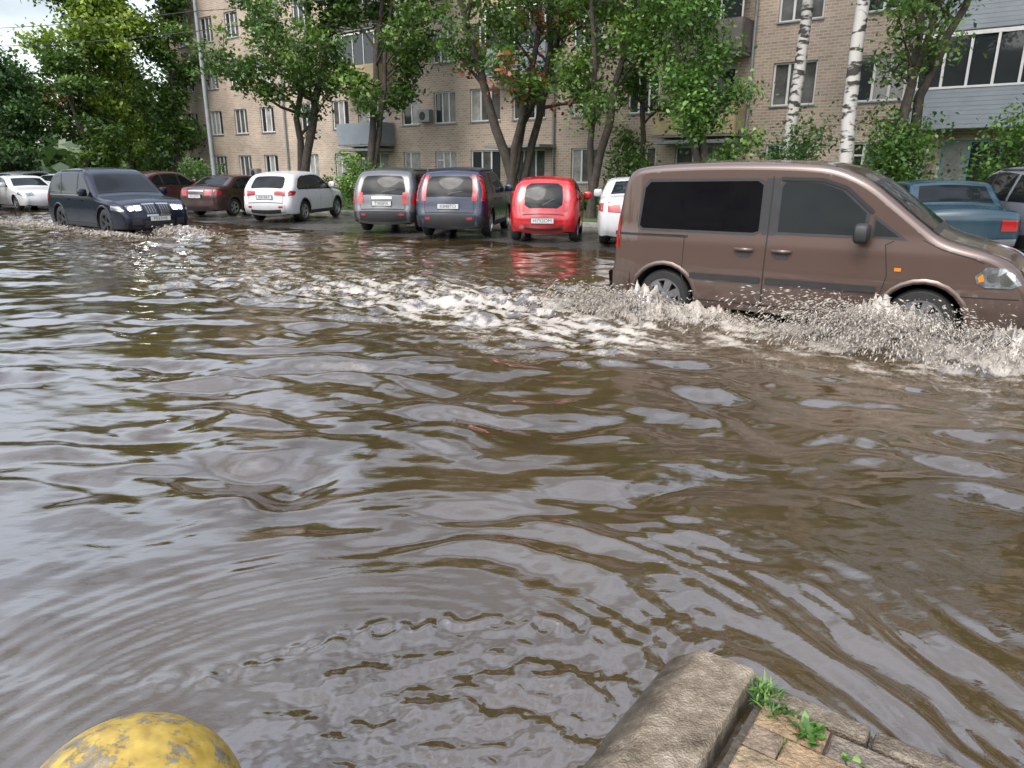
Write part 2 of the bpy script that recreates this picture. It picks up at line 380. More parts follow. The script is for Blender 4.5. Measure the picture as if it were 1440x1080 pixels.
# --- large suv (front view)
def d_suv(side,strip,wr,D,names,F):
    side([(-1.98,1.16),(-1.82,1.47),(-1.62,1.62),(-.4,1.69),(.1,1.63),(.32,1.53),(.88,1.13),(.8,1.10),(-1.9,1.10)],'tint')
    strip([(-1.98,1.09),(.9,1.10)],.02,'chrome',.008)
    strip([(-.05,1.11),(-.12,1.68)],.08,'black',.007); strip([(-1.15,1.11),(-1.28,1.66)],.07,'black',.007)
    strip([(.88,.4),(.95,.8),(.85,1.08)],.012); strip([(-.12,.36),(-.1,1.1)],.012); strip([(-.95,.5),(-1.1,1.0),(-1.2,1.1)],.012); strip([(-.9,.37),(.9,.37)],.012)
    side([(-1.0,.28),(-1.0,.38),(1.0,.38),(1.0,.28)],'black',.01)
    strip([(-.85,.98),(-.62,.98)],.035,'paint',.03); strip([(.05,.96),(.28,.96)],.035,'paint',.03)
    wr([(.38,1.62,.92),(.98,1.14,.97),(.98,1.14,-.97),(.38,1.62,-.92)],'glass')
    for s in (1,-1):
        wr([(2.40,.60,.04*s),(2.34,.87,.04*s),(2.34,.87,.44*s),(2.38,.70,.47*s),(2.41,.58,.40*s)],'black',.012)
        wr([(2.42,.57,.03*s),(2.41,.605,.03*s),(2.41,.605,.45*s),(2.42,.57,.45*s)],'chrome',.018)
        wr([(2.34,.855,.03*s),(2.31,.89,.03*s),(2.31,.89,.44*s),(2.34,.855,.46*s)],'chrome',.018)
        for q in range(4):
            y0=.10+q*.09
            wr([(2.40,.63,y0*s),(2.34,.85,y0*s),(2.34,.85,(y0+.012)*s),(2.40,.63,(y0+.012)*s)],'chrome',.014)
        wr([(2.38,.70,.52*s),(2.31,.85,.48*s),(2.28,.86,.99*s),(2.36,.72,.99*s)],'lens',.012)
        wr([(2.38,.71,.58*s),(2.33,.83,.56*s),(2.33,.83,.74*s),(2.38,.71,.75*s)],'lit',.018)
        wr([(2.37,.72,.82*s),(2.34,.82,.80*s),(2.34,.82,.94*s),(2.37,.72,.94*s)],'lit',.018)
        wr([(2.44,.40,.62*s),(2.45,.53,.66*s),(2.45,.53,.98*s),(2.44,.38,.98*s)],'black',.012)
    wr([(2.44,.34,.55),(2.45,.49,.55),(2.45,.49,-.55),(2.44,.34,-.55)],'black',.012)
    side([(1.95,.76),(1.98,.87),(2.22,.85),(2.36,.76),(2.37,.72)],'lens',.01)
    wr([(-2.34,1.1,.8),(-2.1,1.53,.78),(-2.1,1.53,-.78),(-2.34,1.1,-.8)],'glass')
    side([(-2.4,.88),(-2.36,1.08),(-2.05,1.08),(-2.0,.98)],'tail',.008)
    strip([(-1.6,1.75),(.0,1.76)],.025,'black',.03)
SUV=dict(L=4.9,W=1.98,H=1.81,R=.39,wf=1.50,wr=-1.43,belt=1.08,tumble=.22,sill=.28,ft=.16,rt=.10,r=.12,mir=(.66,1.12),spokes=5,rim='rimdark',deco=d_suv,plates=[((2.45,.53),'P033HE')],
 sil=[(-2.36,.32),(-2.44,.45),(-2.43,.8),(-2.38,1.05),(-2.30,1.16),(-2.08,1.53),(-1.85,1.71),(-1.2,1.79),(-.4,1.81),(.05,1.76),(.34,1.66),(1.0,1.13),(1.18,1.06),(1.9,1.00),(2.25,.90),(2.39,.74),(2.45,.58),(2.45,.42),(2.36,.28)])
# --- crossover rear views
def mk_cross(style):
    dx=.0
    def d(side,strip,wr,D,names,F):
        if style==2:
            side([(-1.75,1.12),(-1.50,1.36),(-1.25,1.45),(-.4,1.50),(.08,1.46),(.3,1.38),(.86,1.06),(.8,1.02),(-1.70,1.04)],'glass')
        else:
            side([(-1.90,1.14),(-1.74,1.42),(-1.55,1.53),(-.4,1.60),(.08,1.55),(.3,1.46),(.86,1.12),(.8,1.08),(-1.85,1.08)],'glass')
        top=1.5 if style==2 else 1.6; bt=1.03 if style==2 else 1.08
        strip([(-.1,bt),(-.16,top)],.09,'black',.007); strip([(-1.05,bt),(-1.12,top-.03)],.1,'black' if style!=1 else 'paint',.007)
        strip([(.9,.4),(.92,.8),(.8,bt)],.012); strip([(-.12,.34),(-.1,bt)],.012); strip([(-.85,.45),(-1.0,.9),(-1.08,bt)],.012)
        side([(-.92,.24),(-.92,.36),(.92,.36),(.92,.24)],'black',.01)
        strip([(-.7,.92),(-.5,.92)],.035,'paint',.03); strip([(.1,.90),(.3,.90)],.035,'paint',.03)
        if style==2: wr([(-2.12,1.05,.74),(-2.08,1.10,.82),(-1.82,1.37,.80),(-1.76,1.43,.70),(-1.76,1.43,-.70),(-1.82,1.37,-.80),(-2.08,1.10,-.82),(-2.12,1.05,-.74)],'glass')
        else: wr([(-2.16,.99,.80),(-2.12,1.08,.88),(-2.00,1.42,.84),(-1.96,1.48,.74),(-1.96,1.48,-.74),(-2.00,1.42,-.84),(-2.12,1.08,-.88),(-2.16,.99,-.80)],'glass')
        wr([(-2.24,.34,.97),(-2.25,.58,.97),(-2.25,.58,-.97),(-2.24,.34,-.97)],'black' if style!=2 else 'paint',.02)
        side([(-2.2,.30),(-2.24,.57),(-1.8,.52),(-1.72,.3)],'black' if style!=2 else 'paint',.012)
        for s in (1,-1): wr([(-2.21,.62,.90*s),(-2.17,.98,.90*s),(-2.17,.98,.885*s),(-2.21,.62,.885*s)],'seam',.004)
        wr([(-2.215,.60,.9),(-2.21,.62,.9),(-2.21,.62,-.9),(-2.215,.60,-.9)],'seam',.004)
        if style==0:
            wr([(-2.17,.90,.83),(-1.92,1.54,.86),(-1.92,1.54,1.0),(-2.17,.90,1.0)],'tail',.01,True)
            side([(-2.15,.90),(-1.93,1.52),(-1.80,1.52),(-2.00,.90)],'tail',.008)
        elif style==1:
            wr([(-2.20,.76,.76),(-2.14,1.06,.80),(-2.14,1.06,1.0),(-2.20,.76,1.0)],'tail',.01,True)
            side([(-2.18,.76),(-2.13,1.06),(-1.98,1.06),(-2.0,.76)],'tail',.008)
            wr([(-2.165,.88,.4),(-2.155,.94,.4),(-2.155,.94,-.4),(-2.165,.88,-.4)],'chrome',.012)
        else:
            wr([(-2.19,.86,.50),(-2.17,.96,.50),(-2.15,1.01,1.0),(-2.19,.84,1.0)],'tail',.01,True)
            side([(-2.17,.84),(-2.14,1.01),(-1.85,.98),(-1.95,.88)],'tail',.008)
            wr([(-2.25,.30,.8),(-2.25,.44,.8),(-2.25,.44,-.8),(-2.25,.30,-.8)],'black',.024)
        wr([(-2.25,.48,.90),(-2.25,.53,.90),(-2.25,.53,.70),(-2.25,.48,.70)],'tail',.026,True)
        if style!=2: strip([(-1.5,1.64),(.0,1.65)],.025,'black' ,.03)
        if style==2: wr([(.36,1.43,.9),(.95,1.09,.92),(.95,1.09,-.92),(.36,1.43,-.9)],'glass')
        else: wr([(.36,1.50,.9),(.95,1.15,.92),(.95,1.15,-.92),(.36,1.50,-.9)],'glass')
        wr([(2.14,.82,.5),(2.2,.7,.98),(2.14,.84,1.0),(2.1,.88,.6)],'lens',.01,True)
        side([(1.8,.78),(1.85,.88),(2.12,.82),(2.17,.72)],'lens',.008)
        wr([(2.24,.4,.7),(2.24,.6,.7),(2.24,.6,-.7),(2.24,.4,-.7)],'black',.01)
        if style!=2: wr([(-2.15,1.02,.03),(-2.13,1.06,.03),(-2.11,1.13,-.5),(-2.12,1.11,-.5)],'black',.014)
    return d
CS=[(-2.14,.28),(-2.25,.42),(-2.25,.60),(-2.20,.70),(-2.17,.98),(-1.96,1.46),(-1.80,1.60),(-1.3,1.67),(-.4,1.69),(.1,1.64),(.32,1.55),(.98,1.13),(1.12,1.07),(1.8,.99),(2.1,.88),(2.2,.7),(2.25,.5),(2.22,.4),(2.12,.28)]
CS2=[(-2.14,.28),(-2.25,.42),(-2.25,.60),(-2.20,.72),(-2.18,.98),(-2.10,1.06),(-1.76,1.42),(-1.56,1.51),(-1.1,1.57),(-.4,1.60),(.1,1.56),(.32,1.47),(.98,1.07),(1.12,1.02),(1.8,.95),(2.1,.86),(2.2,.7),(2.25,.5),(2.22,.4),(2.12,.28)]
def cross(st,pl='C177OK',clad=False,**k):
    d=dict(L=4.5,W=1.82,H=1.69,R=.34,wf=1.33,wr=-1.30,belt=1.08,tumble=.22,sill=.27,ft=.18,rt=.13,r=.13,mir=(.68,1.10),spokes=5,deco=mk_cross(st),plates=[((-2.18,.76),pl)],sil=CS,clad=clad)
    if st==2: d.update(H=1.60,sil=CS2,belt=1.02,L=4.4,plates=[((-2.18,.78),pl)])
    d.update(k); return d
# --- small hatch
def d_hatch(side,strip,wr,D,names,F):
    side([(-1.38,1.0),(-1.2,1.24),(-.9,1.33),(-.2,1.36),(.1,1.31),(.3,1.20),(.78,.95),(.7,.92),(-1.2,.94)],'glass')
    strip([(-.28,.92),(-.3,1.36)],.08,'black',.007); strip([(-1.0,.92),(-.95,1.33)],.09,'paint',.007)
    strip([(.72,.35),(.8,.7),(.7,.92)],.012); strip([(-.28,.3),(-.28,.92)],.012); strip([(-.8,.4),(-.98,.8),(-1.0,.92)],.012)
    wr([(-1.64,.76,.58),(-1.62,.84,.78),(-1.44,1.26,.78),(-1.40,1.33,.6),(-1.40,1.33,-.6),(-1.44,1.26,-.78),(-1.62,.84,-.78),(-1.64,.76,-.58)],'glass')
    wr([(-1.645,.70,.84),(-1.50,1.18,.84),(-1.46,1.22,1.0),(-1.64,.72,1.0)],'tail',.01,True)
    side([(-1.60,.74),(-1.47,1.18),(-1.36,1.12),(-1.46,.74)],'tail',.008)
    wr([(-1.70,.28,.85),(-1.70,.36,.85),(-1.70,.36,-.85),(-1.70,.28,-.85)],'black',.01)
    wr([(-1.70,.40,.9),(-1.70,.44,.9),(-1.70,.44,.70),(-1.70,.40,.7)],'tail',.012,True)
    wr([(-1.70,.62,.92),(-1.69,.638,.92),(-1.69,.638,-.92),(-1.70,.62,-.92)],'seam',.004)
    wr([(-1.63,.80,.02),(-1.62,.83,.02),(-1.57,.98,-.45),(-1.58,.96,-.45)],'black',.012)
    wr([(.36,1.27,.9),(.9,.98,.92),(.9,.98,-.92),(.36,1.27,-.9)],'glass')
    side([(1.2,.66),(1.25,.8),(1.5,.72),(1.6,.6)],'lens',.008)
HATCH=dict(L=3.43,W=1.66,H=1.46,R=.285,wf=1.16,wr=-1.17,belt=.92,tumble=.24,sill=.24,ft=.2,rt=.22,r=.14,mir=(.55,.95),spokes=7,deco=d_hatch,plates=[((-1.70,.50),'H752OM')],
 sil=[(-1.6,.24),(-1.7,.36),(-1.71,.56),(-1.66,.66),(-1.61,.88),(-1.40,1.30),(-1.24,1.41),(-.8,1.46),(-.2,1.47),(.1,1.42),(.32,1.31),(.95,.95),(1.1,.9),(1.45,.77),(1.63,.6),(1.71,.42),(1.6,.24)])
# --- sedans
def mk_sedan(old):
    def d(side,strip,wr,D,names,F):
        if old:
            side([(-1.08,.98),(-.82,1.30),(-.6,1.34),(.1,1.35),(.25,1.30),(.56,.98)],'glass')
            strip([(-.2,.96),(-.2,1.35)],.06,'chrome',.007)
            strip([(-2.0,.62),(1.95,.62)],.025,'chrome',.01)
            wr([(-1.18,1.03,.88),(-.88,1.33,.86),(-.88,1.33,-.86),(-1.18,1.03,-.88)],'glass')
            wr([(.34,1.33,.9),(.7,1.0,.92),(.7,1.0,-.92),(.34,1.33,-.9)],'glass')
            wr([(-2.05,.62,.62),(-2.05,.8,.62),(-2.05,.8,1.0),(-2.05,.62,1.0)],'tail',.012,True)
            side([(-2.04,.62),(-2.04,.8),(-1.95,.8),(-1.95,.62)],'tail',.01)
            wr([(-2.03,.4,1),(-2.05,.5,1),(-2.05,.5,-1),(-2.03,.4,-1)],'chrome',.06)
            strip([(.5,.35),(.55,.95)],.012); strip([(-.2,.3),(-.2,.96)],.012); strip([(-.9,.6),(-1.0,.95)],.012)
        else:
            side([(-1.32,1.06),(-.98,1.28),(-.65,1.36),(-.2,1.39),(.18,1.34),(.35,1.27),(.82,1.0),(-1.25,1.0)],'glass')
            strip([(-.15,1.0),(-.2,1.4)],.08,'black',.007); strip([(-.98,1.0),(-1.05,1.3)],.06,'black',.007)
            strip([(.85,.38),(.9,.7),(.8,1.0)],.012); strip([(-.15,.34),(-.15,1.0)],.012); strip([(-.85,.5),(-1.0,.95)],.012)
            wr([(-1.6,1.10,.86),(-1.05,1.36,.84),(-1.05,1.36,-.84),(-1.6,1.10,-.86)],'glass')
            wr([(.42,1.33,.9),(.98,1.02,.92),(.98,1.02,-.92),(.42,1.33,-.9)],'glass')
            wr([(-2.25,.74,.58),(-2.2,.95,.60),(-2.17,.97,1.0),(-2.24,.76,1.0)],'tail',.01,True)
            side([(-2.22,.76),(-2.17,.95),(-1.95,.93),(-2.0,.8)],'tail',.008)
            wr([(-2.24,.88,.5),(-2.22,.91,.5),(-2.22,.91,-.5),(-2.24,.88,-.5)],'chrome',.012)
            wr([(-2.24,.3,.7),(-2.25,.4,.7),(-2.25,.4,-.7),(-2.24,.3,-.7)],'black',.01)
            side([(1.75,.7),(1.8,.82),(2.1,.74),(2.17,.62)],'lens',.008)
            wr([(2.17,.62,.6),(2.1,.75,.6),(2.1,.75,1),(2.17,.62,1)],'lens',.01,True)
    return d
SEDAN=dict(L=4.5,W=1.77,H=1.46,R=.32,wf=1.38,wr=-1.32,belt=1.0,tumble=.2,sill=.24,ft=.18,rt=.13,r=.11,mir=(.62,1.02),spokes=5,deco=mk_sedan(False),plates=[((-2.24,.72),'A412TM')],
 sil=[(-2.15,.26),(-2.25,.4),(-2.26,.7),(-2.21,.94),(-2.1,1.04),(-1.75,1.07),(-1.6,1.10),(-1.05,1.38),(-.72,1.44),(-.2,1.46),(.2,1.43),(.4,1.35),(1.0,1.0),(1.15,.95),(1.8,.86),(2.1,.76),(2.2,.6),(2.25,.42),(2.15,.26)])
OLD=dict(L=4.1,W=1.64,H=1.44,R=.30,wf=1.25,wr=-1.18,belt=.95,tumble=.17,sill=.26,ft=.04,rt=.04,r=.06,mir=(.5,1.0),spokes=9,deco=mk_sedan(True),
 sil=[(-2.0,.33),(-2.05,.42),(-2.06,.88),(-2.02,.94),(-1.35,.98),(-1.2,1.02),(-.86,1.36),(-.7,1.41),(.1,1.43),(.32,1.38),(.72,.98),(.84,.94),(1.85,.88),(2.03,.83),(2.05,.6),(2.05,.42),(2.0,.33)])
def fwd(yaw): return (math.cos(R(yaw)),math.sin(R(yaw)))
yv=-33.5; f=fwd(yv); left=(-f[1],f[0])
wr_near=(1.80,8.42)
cx=wr_near[0]+f[0]*1.36+left[0]*.86; cy=wr_near[1]+f[1]*1.36+left[1]*.86
make_car('minivan',cx,cy,yv,VAN,paint('brown_metallic_paint',(.085,.053,.041),.35,.30,.28,.8),z=-.105,step=.06)
make_car('suv_car',-11.3,20.9,-39,SUV,paint('dark_navy_paint',(.004,.006,.014),0,.05,.25,.12,.35),z=-.09)
def park(name,rx,ry,az,sp,p,z=.03,**k):
    yaw=90-az; ff=fwd(yaw); return make_car(name,rx+ff[0]*sp['L']/2,ry+ff[1]*sp['L']/2,yaw,sp,p,z=z,step=.12)
white=paint('white_paint',(.46,.46,.46),0,.25)
park('parked_car',.72,17.0,8,HATCH,paint('red_paint',(.34,.006,.010),0,.10,.2,.5))
park('parked_car',-1.55,17.9,9,cross(0,pl='K848TO'),paint('navy_paint',(.008,.012,.032),.0,.12,.25,.3))
park('parked_car',-3.45,19.5,8,cross(1,pl='T305PX',clad=True),paint('grey_paint',(.09,.09,.095),.4,.3))
park('parked_car',-7.9,23.6,10,cross(2,pl='X019AY',clad=True),white)
park('parked_car',-11.4,26.6,18,SEDAN,paint('maroon_paint',(.035,.013,.012),.2,.3))
park('parked_car',-16.2,31.0,18,cross(2,pl='M612KK'),paint('dark_red_paint',(.05,.009,.009),.1,.3))
park('parked_car',-20.3,33.6,20,cross(0,pl='E101EE'),paint('dark_green_paint',(.010,.015,.013),.1,.3))
park('parked_car',-23.5,36.0,20,SEDAN,white)
park('parked_car',-26.8,38.5,20,cross(2,pl='B202BB'),paint('silver_paint',(.30,.31,.32),.5,.2))
park('parked_car',-30.5,40.8,20,SEDAN,paint('black_paint',(.008,.008,.009),.2,.2))
park('parked_car',2.72,15.7,9,SEDAN,white)
park('parked_car',7.95,12.6,12,OLD,paint('teal_paint',(.007,.028,.042),.0,.15,.25,.3))
park('parked_car',9.75,12.2,12,cross(1),paint('silver_paint',(.26,.28,.31),.5,.2))
make_car('distant_car',-22.0,33.2,-38,SEDAN,white,z=-.02,step=.2)
make_car('distant_car',-23.6,31.4,-38,cross(1),paint('black_paint',(.008,.008,.009),.2,.2),z=-.02,step=.2)
make_car('distant_car',-27.5,37.0,-38,cross(0),white,z=-.02,step=.2)

# ------------------------------------------------------------------ building
def brickmat():
    m,n,l,p=nt('tan_brick')
    tc=n.new('ShaderNodeTexCoord'); sx=n.new('ShaderNodeSeparateXYZ'); l.new(tc.outputs['Object'],sx.inputs[0])
    ad=n.new('ShaderNodeMath'); l.new(sx.outputs['X'],ad.inputs[0]); l.new(sx.outputs['Y'],ad.inputs[1])
    cb=n.new('ShaderNodeCombineXYZ'); l.new(ad.outputs[0],cb.inputs[0]); l.new(sx.outputs['Z'],cb.inputs[1])
    b=n.new('ShaderNodeTexBrick'); b.inputs['Scale'].default_value=1; b.inputs['Brick Width'].default_value=.27; b.inputs['Row Height'].default_value=.10
    b.inputs['Mortar Size'].default_value=.014; b.inputs['Color1'].default_value=(.37,.295,.23,1); b.inputs['Color2'].default_value=(.27,.21,.16,1); b.inputs['Mortar'].default_value=(.42,.37,.32,1)
    l.new(cb.outputs[0],b.inputs['Vector'])
    no=n.new('ShaderNodeTexNoise'); no.inputs['Scale'].default_value=.5; no.inputs['Detail'].default_value=8; l.new(tc.outputs['Object'],no.inputs['Vector'])
    cr=n.new('ShaderNodeValToRGB'); cr.color_ramp.elements[0].position=.3; cr.color_ramp.elements[0].color=(.68,.67,.66,1); cr.color_ramp.elements[1].position=.65; cr.color_ramp.elements[1].color=(1.05,1.03,1.0,1)
    l.new(no.outputs['Fac'],cr.inputs['Fac'])
    mx=n.new('ShaderNodeMix'); mx.data_type='RGBA'; mx.blend_type='MULTIPLY'; mx.inputs[0].default_value=1
    l.new(b.outputs['Color'],mx.inputs[6]); l.new(cr.outputs['Color'],mx.inputs[7]); l.new(mx.outputs[2],p.inputs['Base Color'])
    p.inputs['Roughness'].default_value=.85
    return m
BR=brickmat()
m_frame=mat('white_window_frame',(.50,.50,.49),.4,var=.08); m_teal=mat('turquoise_frame',(.10,.27,.27),.5,var=.2)
m_g1=mat('window_glass_dark',(.02,.024,.026),.04); m_g2=mat('window_curtain',(.24,.235,.22),.12,var=.35,vs=3); m_g3=mat('window_mid',(.07,.07,.067),.08,var=.5,vs=2)
m_conc=mat('concrete',(.24,.235,.22),.85,var=.25,vs=2,bump=.2); m_sid=mat('grey_blue_siding',(.18,.205,.23),.6,var=.15,vs=1)
m_bal=mat('beige_balcony_panel',(.34,.27,.16),.7,var=.2,vs=2); m_bal2=mat('dark_balcony_panel',(.10,.085,.08),.7,var=.3,vs=2); m_met=mat('grey_metal',(.20,.21,.21),.5,.3,var=.15)
def apartment(name,loc,rz,cols,s0,s1,floors=5,seed=1):
    rd=random.Random(seed)
    root=empty(name,loc,rz); FH=2.72; H=FH*floors+1.3
    ce=[s0]; win=[]
    for c,w,k in cols: ce+=[c-w/2,c+w/2]; win.append((len(ce)-2))
    ce.append(s1); hh=.72
    ze=[0.]
    for f in range(floors): zc=1.85+FH*f; ze+=[zc-hh,zc+hh]
    ze.append(H)
    wl=MB(); fr=MB(); gl=MB(); bl=MB()
    dep=.16
    for i in range(len(ce)-1):
        for j in range(len(ze)-1):
            x0,x1,z0,z1=ce[i],ce[i+1],ze[j],ze[j+1]
            if i in win and j%2==1:
                ci=win.index(i); c,w,k=cols[ci]; fl=j//2
                wl.add([(x0,0,z0),(x0,dep,z0),(x0,dep,z1),(x0,0,z1)],[(0,1,2,3)]); wl.add([(x1,0,z0),(x1,dep,z0),(x1,dep,z1),(x1,0,z1)],[(3,2,1,0)])
                wl.add([(x0,0,z1),(x1,0,z1),(x1,dep,z1),(x0,dep,z1)],[(0,1,2,3)]); wl.add([(x0,0,z0),(x1,0,z0),(x1,dep,z0),(x0,dep,z0)],[(3,2,1,0)])
                tm=1 if (k=='t' and fl==0) else 0
                t=.065; y0,y1=.085,.15
                fr.box(x0,x1,y0,y1,z1-t,z1,tm); fr.box(x0,x1,y0,y1,z0,z0+t,tm)
                fr.box(x0,x0+t,y0,y1,z0+t,z1-t,tm); fr.box(x1-t,x1,y0,y1,z0+t,z1-t,tm)
                nm=(1 if w<1.3 else 2)
                xs=[x0+t]
                for q in range(nm):
                    xm=x0+(x1-x0)*(q+1)/(nm+1) if rd.random()<.7 else x0+(x1-x0)*(.36 if q==0 else .7)
                    fr.box(xm-.04,xm+.04,y0+.003,y1,z0+t,z1-t,tm); xs.append(xm)
                if rd.random()<.3: fr.box(x0+t,xs[1]-.04,y0+.003,y1,z1-.45,z1-.39,tm)
                xs.append(x1-t)
                mode=rd.random()
                for q in range(len(xs)-1):
                    mi=0 if mode<.45 else (2 if mode<.75 else 1)
                    if rd.random()<.25: mi=rd.choice([0,1,2])
                    gl.add([(xs[q],.12,z0+t),(xs[q+1],.12,z0+t),(xs[q+1],.12,z1-t),(xs[q],.12,z1-t)],[(0,1,2,3)],mi)
                fr.box(x0-.04,x1+.04,-.06,.08,z0-.04,z0+.005,2)
                if rd.random()<.10: 
                    bl.box(x1+.15,x1+.95,-.32,-.03,z0+.1,z0+.65,3); bl.lathe([(0,.2),(-.012,.19),(-.012,.02)],16,(x1+.5,-.325,z0+.37),4)
            else:
                wl.add([(x0,0,z0),(x1,0,z0),(x1,0,z1),(x0,0,z1)],[(0,1,2,3)])
    D=12
    wl.add([(s0,0,0),(s0,D,0),(s0,D,H),(s0,0,H)],[(3,2,1,0)]); wl.add([(s1,0,0),(s1,D,0),(s1,D,H),(s1,0,H)],[(0,1,2,3)])
    wl.add([(s0,D,0),(s1,D,0),(s1,D,H),(s0,D,H)],[(3,2,1,0)]); wl.add([(s0,0,H),(s1,0,H),(s1,D,H),(s0,D,H)],[(0,1,2,3)],1)
    wl.box(s0-.4,s1+.4,-.45,D+.4,H+.004,H+.35,1)
    wl.box(s0-.05,s1+.05,-.05,-.004,-.3,.55,1)
    for c,w,k in cols:
        if k in 'bc':
            for fl in range(1,floors):
                z=FH*fl+.28; p={0:1,1:2,2:0}[(fl+int(abs(c)))%3]
                if k=='c' and fl==1:
                    continue
                bl.box(c-1.6,c+1.6,-1.05,-.003,z-.14,z,0+5)
                bl.box(c-1.6,c+1.6,-1.09,-1.053,z-.05,z+1.0,p); bl.box(c-1.63,c-1.603,-1.05,-.01,z-.05,z+1.0,p); bl.box(c+1.603,c+1.63,-1.05,-.01,z-.05,z+1.0,p)
                if (fl+int(c))%2==0:
                    for q in range(5): xx=c-1.58+q*.78; bl.box(xx,xx+.05,-1.08,-1.03,z+1.003,z+2.4,6)
                    bl.box(c-1.6,c+1.6,-1.085,-1.02,z+2.4,z+2.48,6)
                    gl.add([(c-1.56,-1.05,z+1.0),(c+1.56,-1.05,z+1.0),(c+1.56,-1.05,z+2.4),(c-1.56,-1.05,z+2.4)],[(0,1,2,3)],2 if fl%2 else 0)
            bl.box(c-1.5,c+1.5,-1.3,-.003,2.62,2.74,3)
        if k in 'lt':
            for fl in range(1,floors):
                z=FH*fl+.28
                bl.box(c-2.0,c+2.0,-1.1,-.003,z-.14,z,5)
                for q in range(9): bl.box(c-2.02,c+2.02,-1.15-.004*(q%2),-1.103,z-.12+q*.125,z+.0+q*.125,0)
                for sx in (-1,1): bl.box(c+sx*2.0-.02+sx*.02,c+sx*2.0+.02+sx*.02,-1.1,-.01,z-.12,z+2.5,0)
                for q in range(7): xx=c-2.0+q*.655; bl.box(xx,xx+.07,-1.14,-1.06,z+1.005,z+2.45,6)
                bl.box(c-2.0,c+2.0,-1.145,-1.05,z+2.45,z+2.56,6); bl.box(c-2.0,c+2.0,-1.17,-1.05,z+1.008,z+1.07,6)
                gl.add([(c-2,-1.09,z+1),(c+2,-1.09,z+1),(c+2,-1.09,z+2.45),(c-2,-1.09,z+2.45)],[(0,1,2,3)],0 if fl!=2 else 2)
    for px in (s0+.5,-17.6,1.2,9.7,s1-1):
        if s0<px<s1: bl.tube([(px,-.12,.2),(px,-.12,H)],.06,8,3)
    wl.obj('walls',[BR,m_conc],root); fr.obj('window_frames',[m_frame,m_teal,m_met],root); gl.obj('window_glass',[m_g1,m_g2,m_g3],root)
    bl.obj('balconies_and_pipes',[m_sid,m_bal,m_bal2,m_met,M['black'],m_conc,m_frame],root)
    return root
cols=[(-27.6,1.35,'w'),(-24.8,1.35,'w'),(-22.1,1.35,'w'),(-19.4,1.35,'w'),(-15.6,1.35,'w'),(-12.8,1.35,'w'),(-10.3,2.2,'b'),(-7.5,1.2,'w'),(-5.2,1.4,'w'),(-2.7,1.8,'w'),(-.2,1.8,'c'),(2.75,1.35,'w'),(5.4,1.35,'w'),(8.0,2.2,'b'),(11.2,1.5,'w'),(14.0,1.5,'w'),(17.2,2.3,'t'),(21.5,1.5,'w'),(24.5,1.5,'w'),(28,2.2,'b'),(31.5,1.5,'w'),(34.5,1.5,'w')]
TH=math.atan2(-.6,.8)
apartment('apartment_building',(0.9,33.6,0),TH,cols,-30.0,38)
cols2=[(-24+3.1*i,1.4,'b' if i%4==2 else 'w') for i in range(17)]
apartment('apartment_building',(-14.7-18.2,-17-26,0),TH+math.pi,cols2,-27,29,5,seed=7)
# ------------------------------------------------------------------ ground
def AB(a,b): return (.7+.8*a+.6*b, 17-.6*a+.8*b)
m,n,l,p=nt('wet_asphalt'); m_asph=m
tc=n.new('ShaderNodeTexCoord')
n1=n.new('ShaderNodeTexNoise'); n1.inputs['Scale'].default_value=.6; n1.inputs['Detail'].default_value=8; l.new(tc.outputs['Object'],n1.inputs['Vector'])
n2=n.new('ShaderNodeTexNoise'); n2.inputs['Scale'].default_value=60; n2.inputs['Detail'].default_value=4; l.new(tc.outputs['Object'],n2.inputs['Vector'])
cr=n.new('ShaderNodeValToRGB'); cr.color_ramp.elements[0].position=.3; cr.color_ramp.elements[0].color=(.028,.027,.026,1); cr.color_ramp.elements[1].position=.7; cr.color_ramp.elements[1].color=(.065,.06,.056,1)
l.new(n1.outputs['Fac'],cr.inputs['Fac']); l.new(cr.outputs['Color'],p.inputs['Base Color'])
mr=n.new('ShaderNodeMapRange'); mr.inputs['From Min'].default_value=.35; mr.inputs['From Max'].default_value=.65; mr.inputs['To Min'].default_value=.06; mr.inputs['To Max'].default_value=.38; l.new(n1.outputs['Fac'],mr.inputs['Value']); l.new(mr.outputs[0],p.inputs['Roughness'])
bp=n.new('ShaderNodeBump'); bp.inputs['Strength'].default_value=.25; bp.inputs['Distance'].default_value=.01; l.new(n2.outputs['Fac'],bp.inputs['Height']); l.new(bp.outputs['Normal'],p.inputs['Normal'])
g=MB()
bs=[-14.5,-12,-7,-4,-2.4,-1.4,-.6,0,1,2.5,4.7]; hz=[-.25,-.25,-.22,-.12,-.05,-.02,.0,.012,.02,.03,.04]
as_=list(np.linspace(-60,34,95)); vs=[];fs=[]
for j,b in enumerate(bs):
    for a in as_:
        X,Y=AB(a,b); vs.append((X,Y,hz[j]+(.012*float(gn(np.array([a*.35]),np.array([b*.35]),3)[0]) if j>3 else 0)))
nn=len(as_)
for j in range(len(bs)-1):
    for i in range(nn-1): fs.append((j*nn+i,j*nn+i+1,(j+1)*nn+i+1,(j+1)*nn+i))
g.add(vs,fs); g.obj('road',[m_asph],smooth=True)
m_soil=mat('ground_soil',(.06,.07,.03),.95,var=.4,vs=.5)
g=MB(); g.add([(-500,-500,-.32),(500,-500,-.32),(500,500,-.32),(-500,500,-.32)],[(0,1,2,3)]); g.obj('ground',[m_soil])
m_grass=mat('lawn_grass',(.04,.08,.016),.9,var=.5,vs=1.5,bump=1,bs=30)
g=MB(); q=[AB(-62,4.95),AB(40,4.95),AB(40,30),AB(-62,30)]; g.add([(x,y,.13) for x,y in q],[(0,1,2,3)]); g.obj('lawn',[m_grass])
m_kerb=mat('kerb_concrete',(.20,.19,.17),.6,var=.35,vs=5,bump=.5,bs=50)
g=MB()
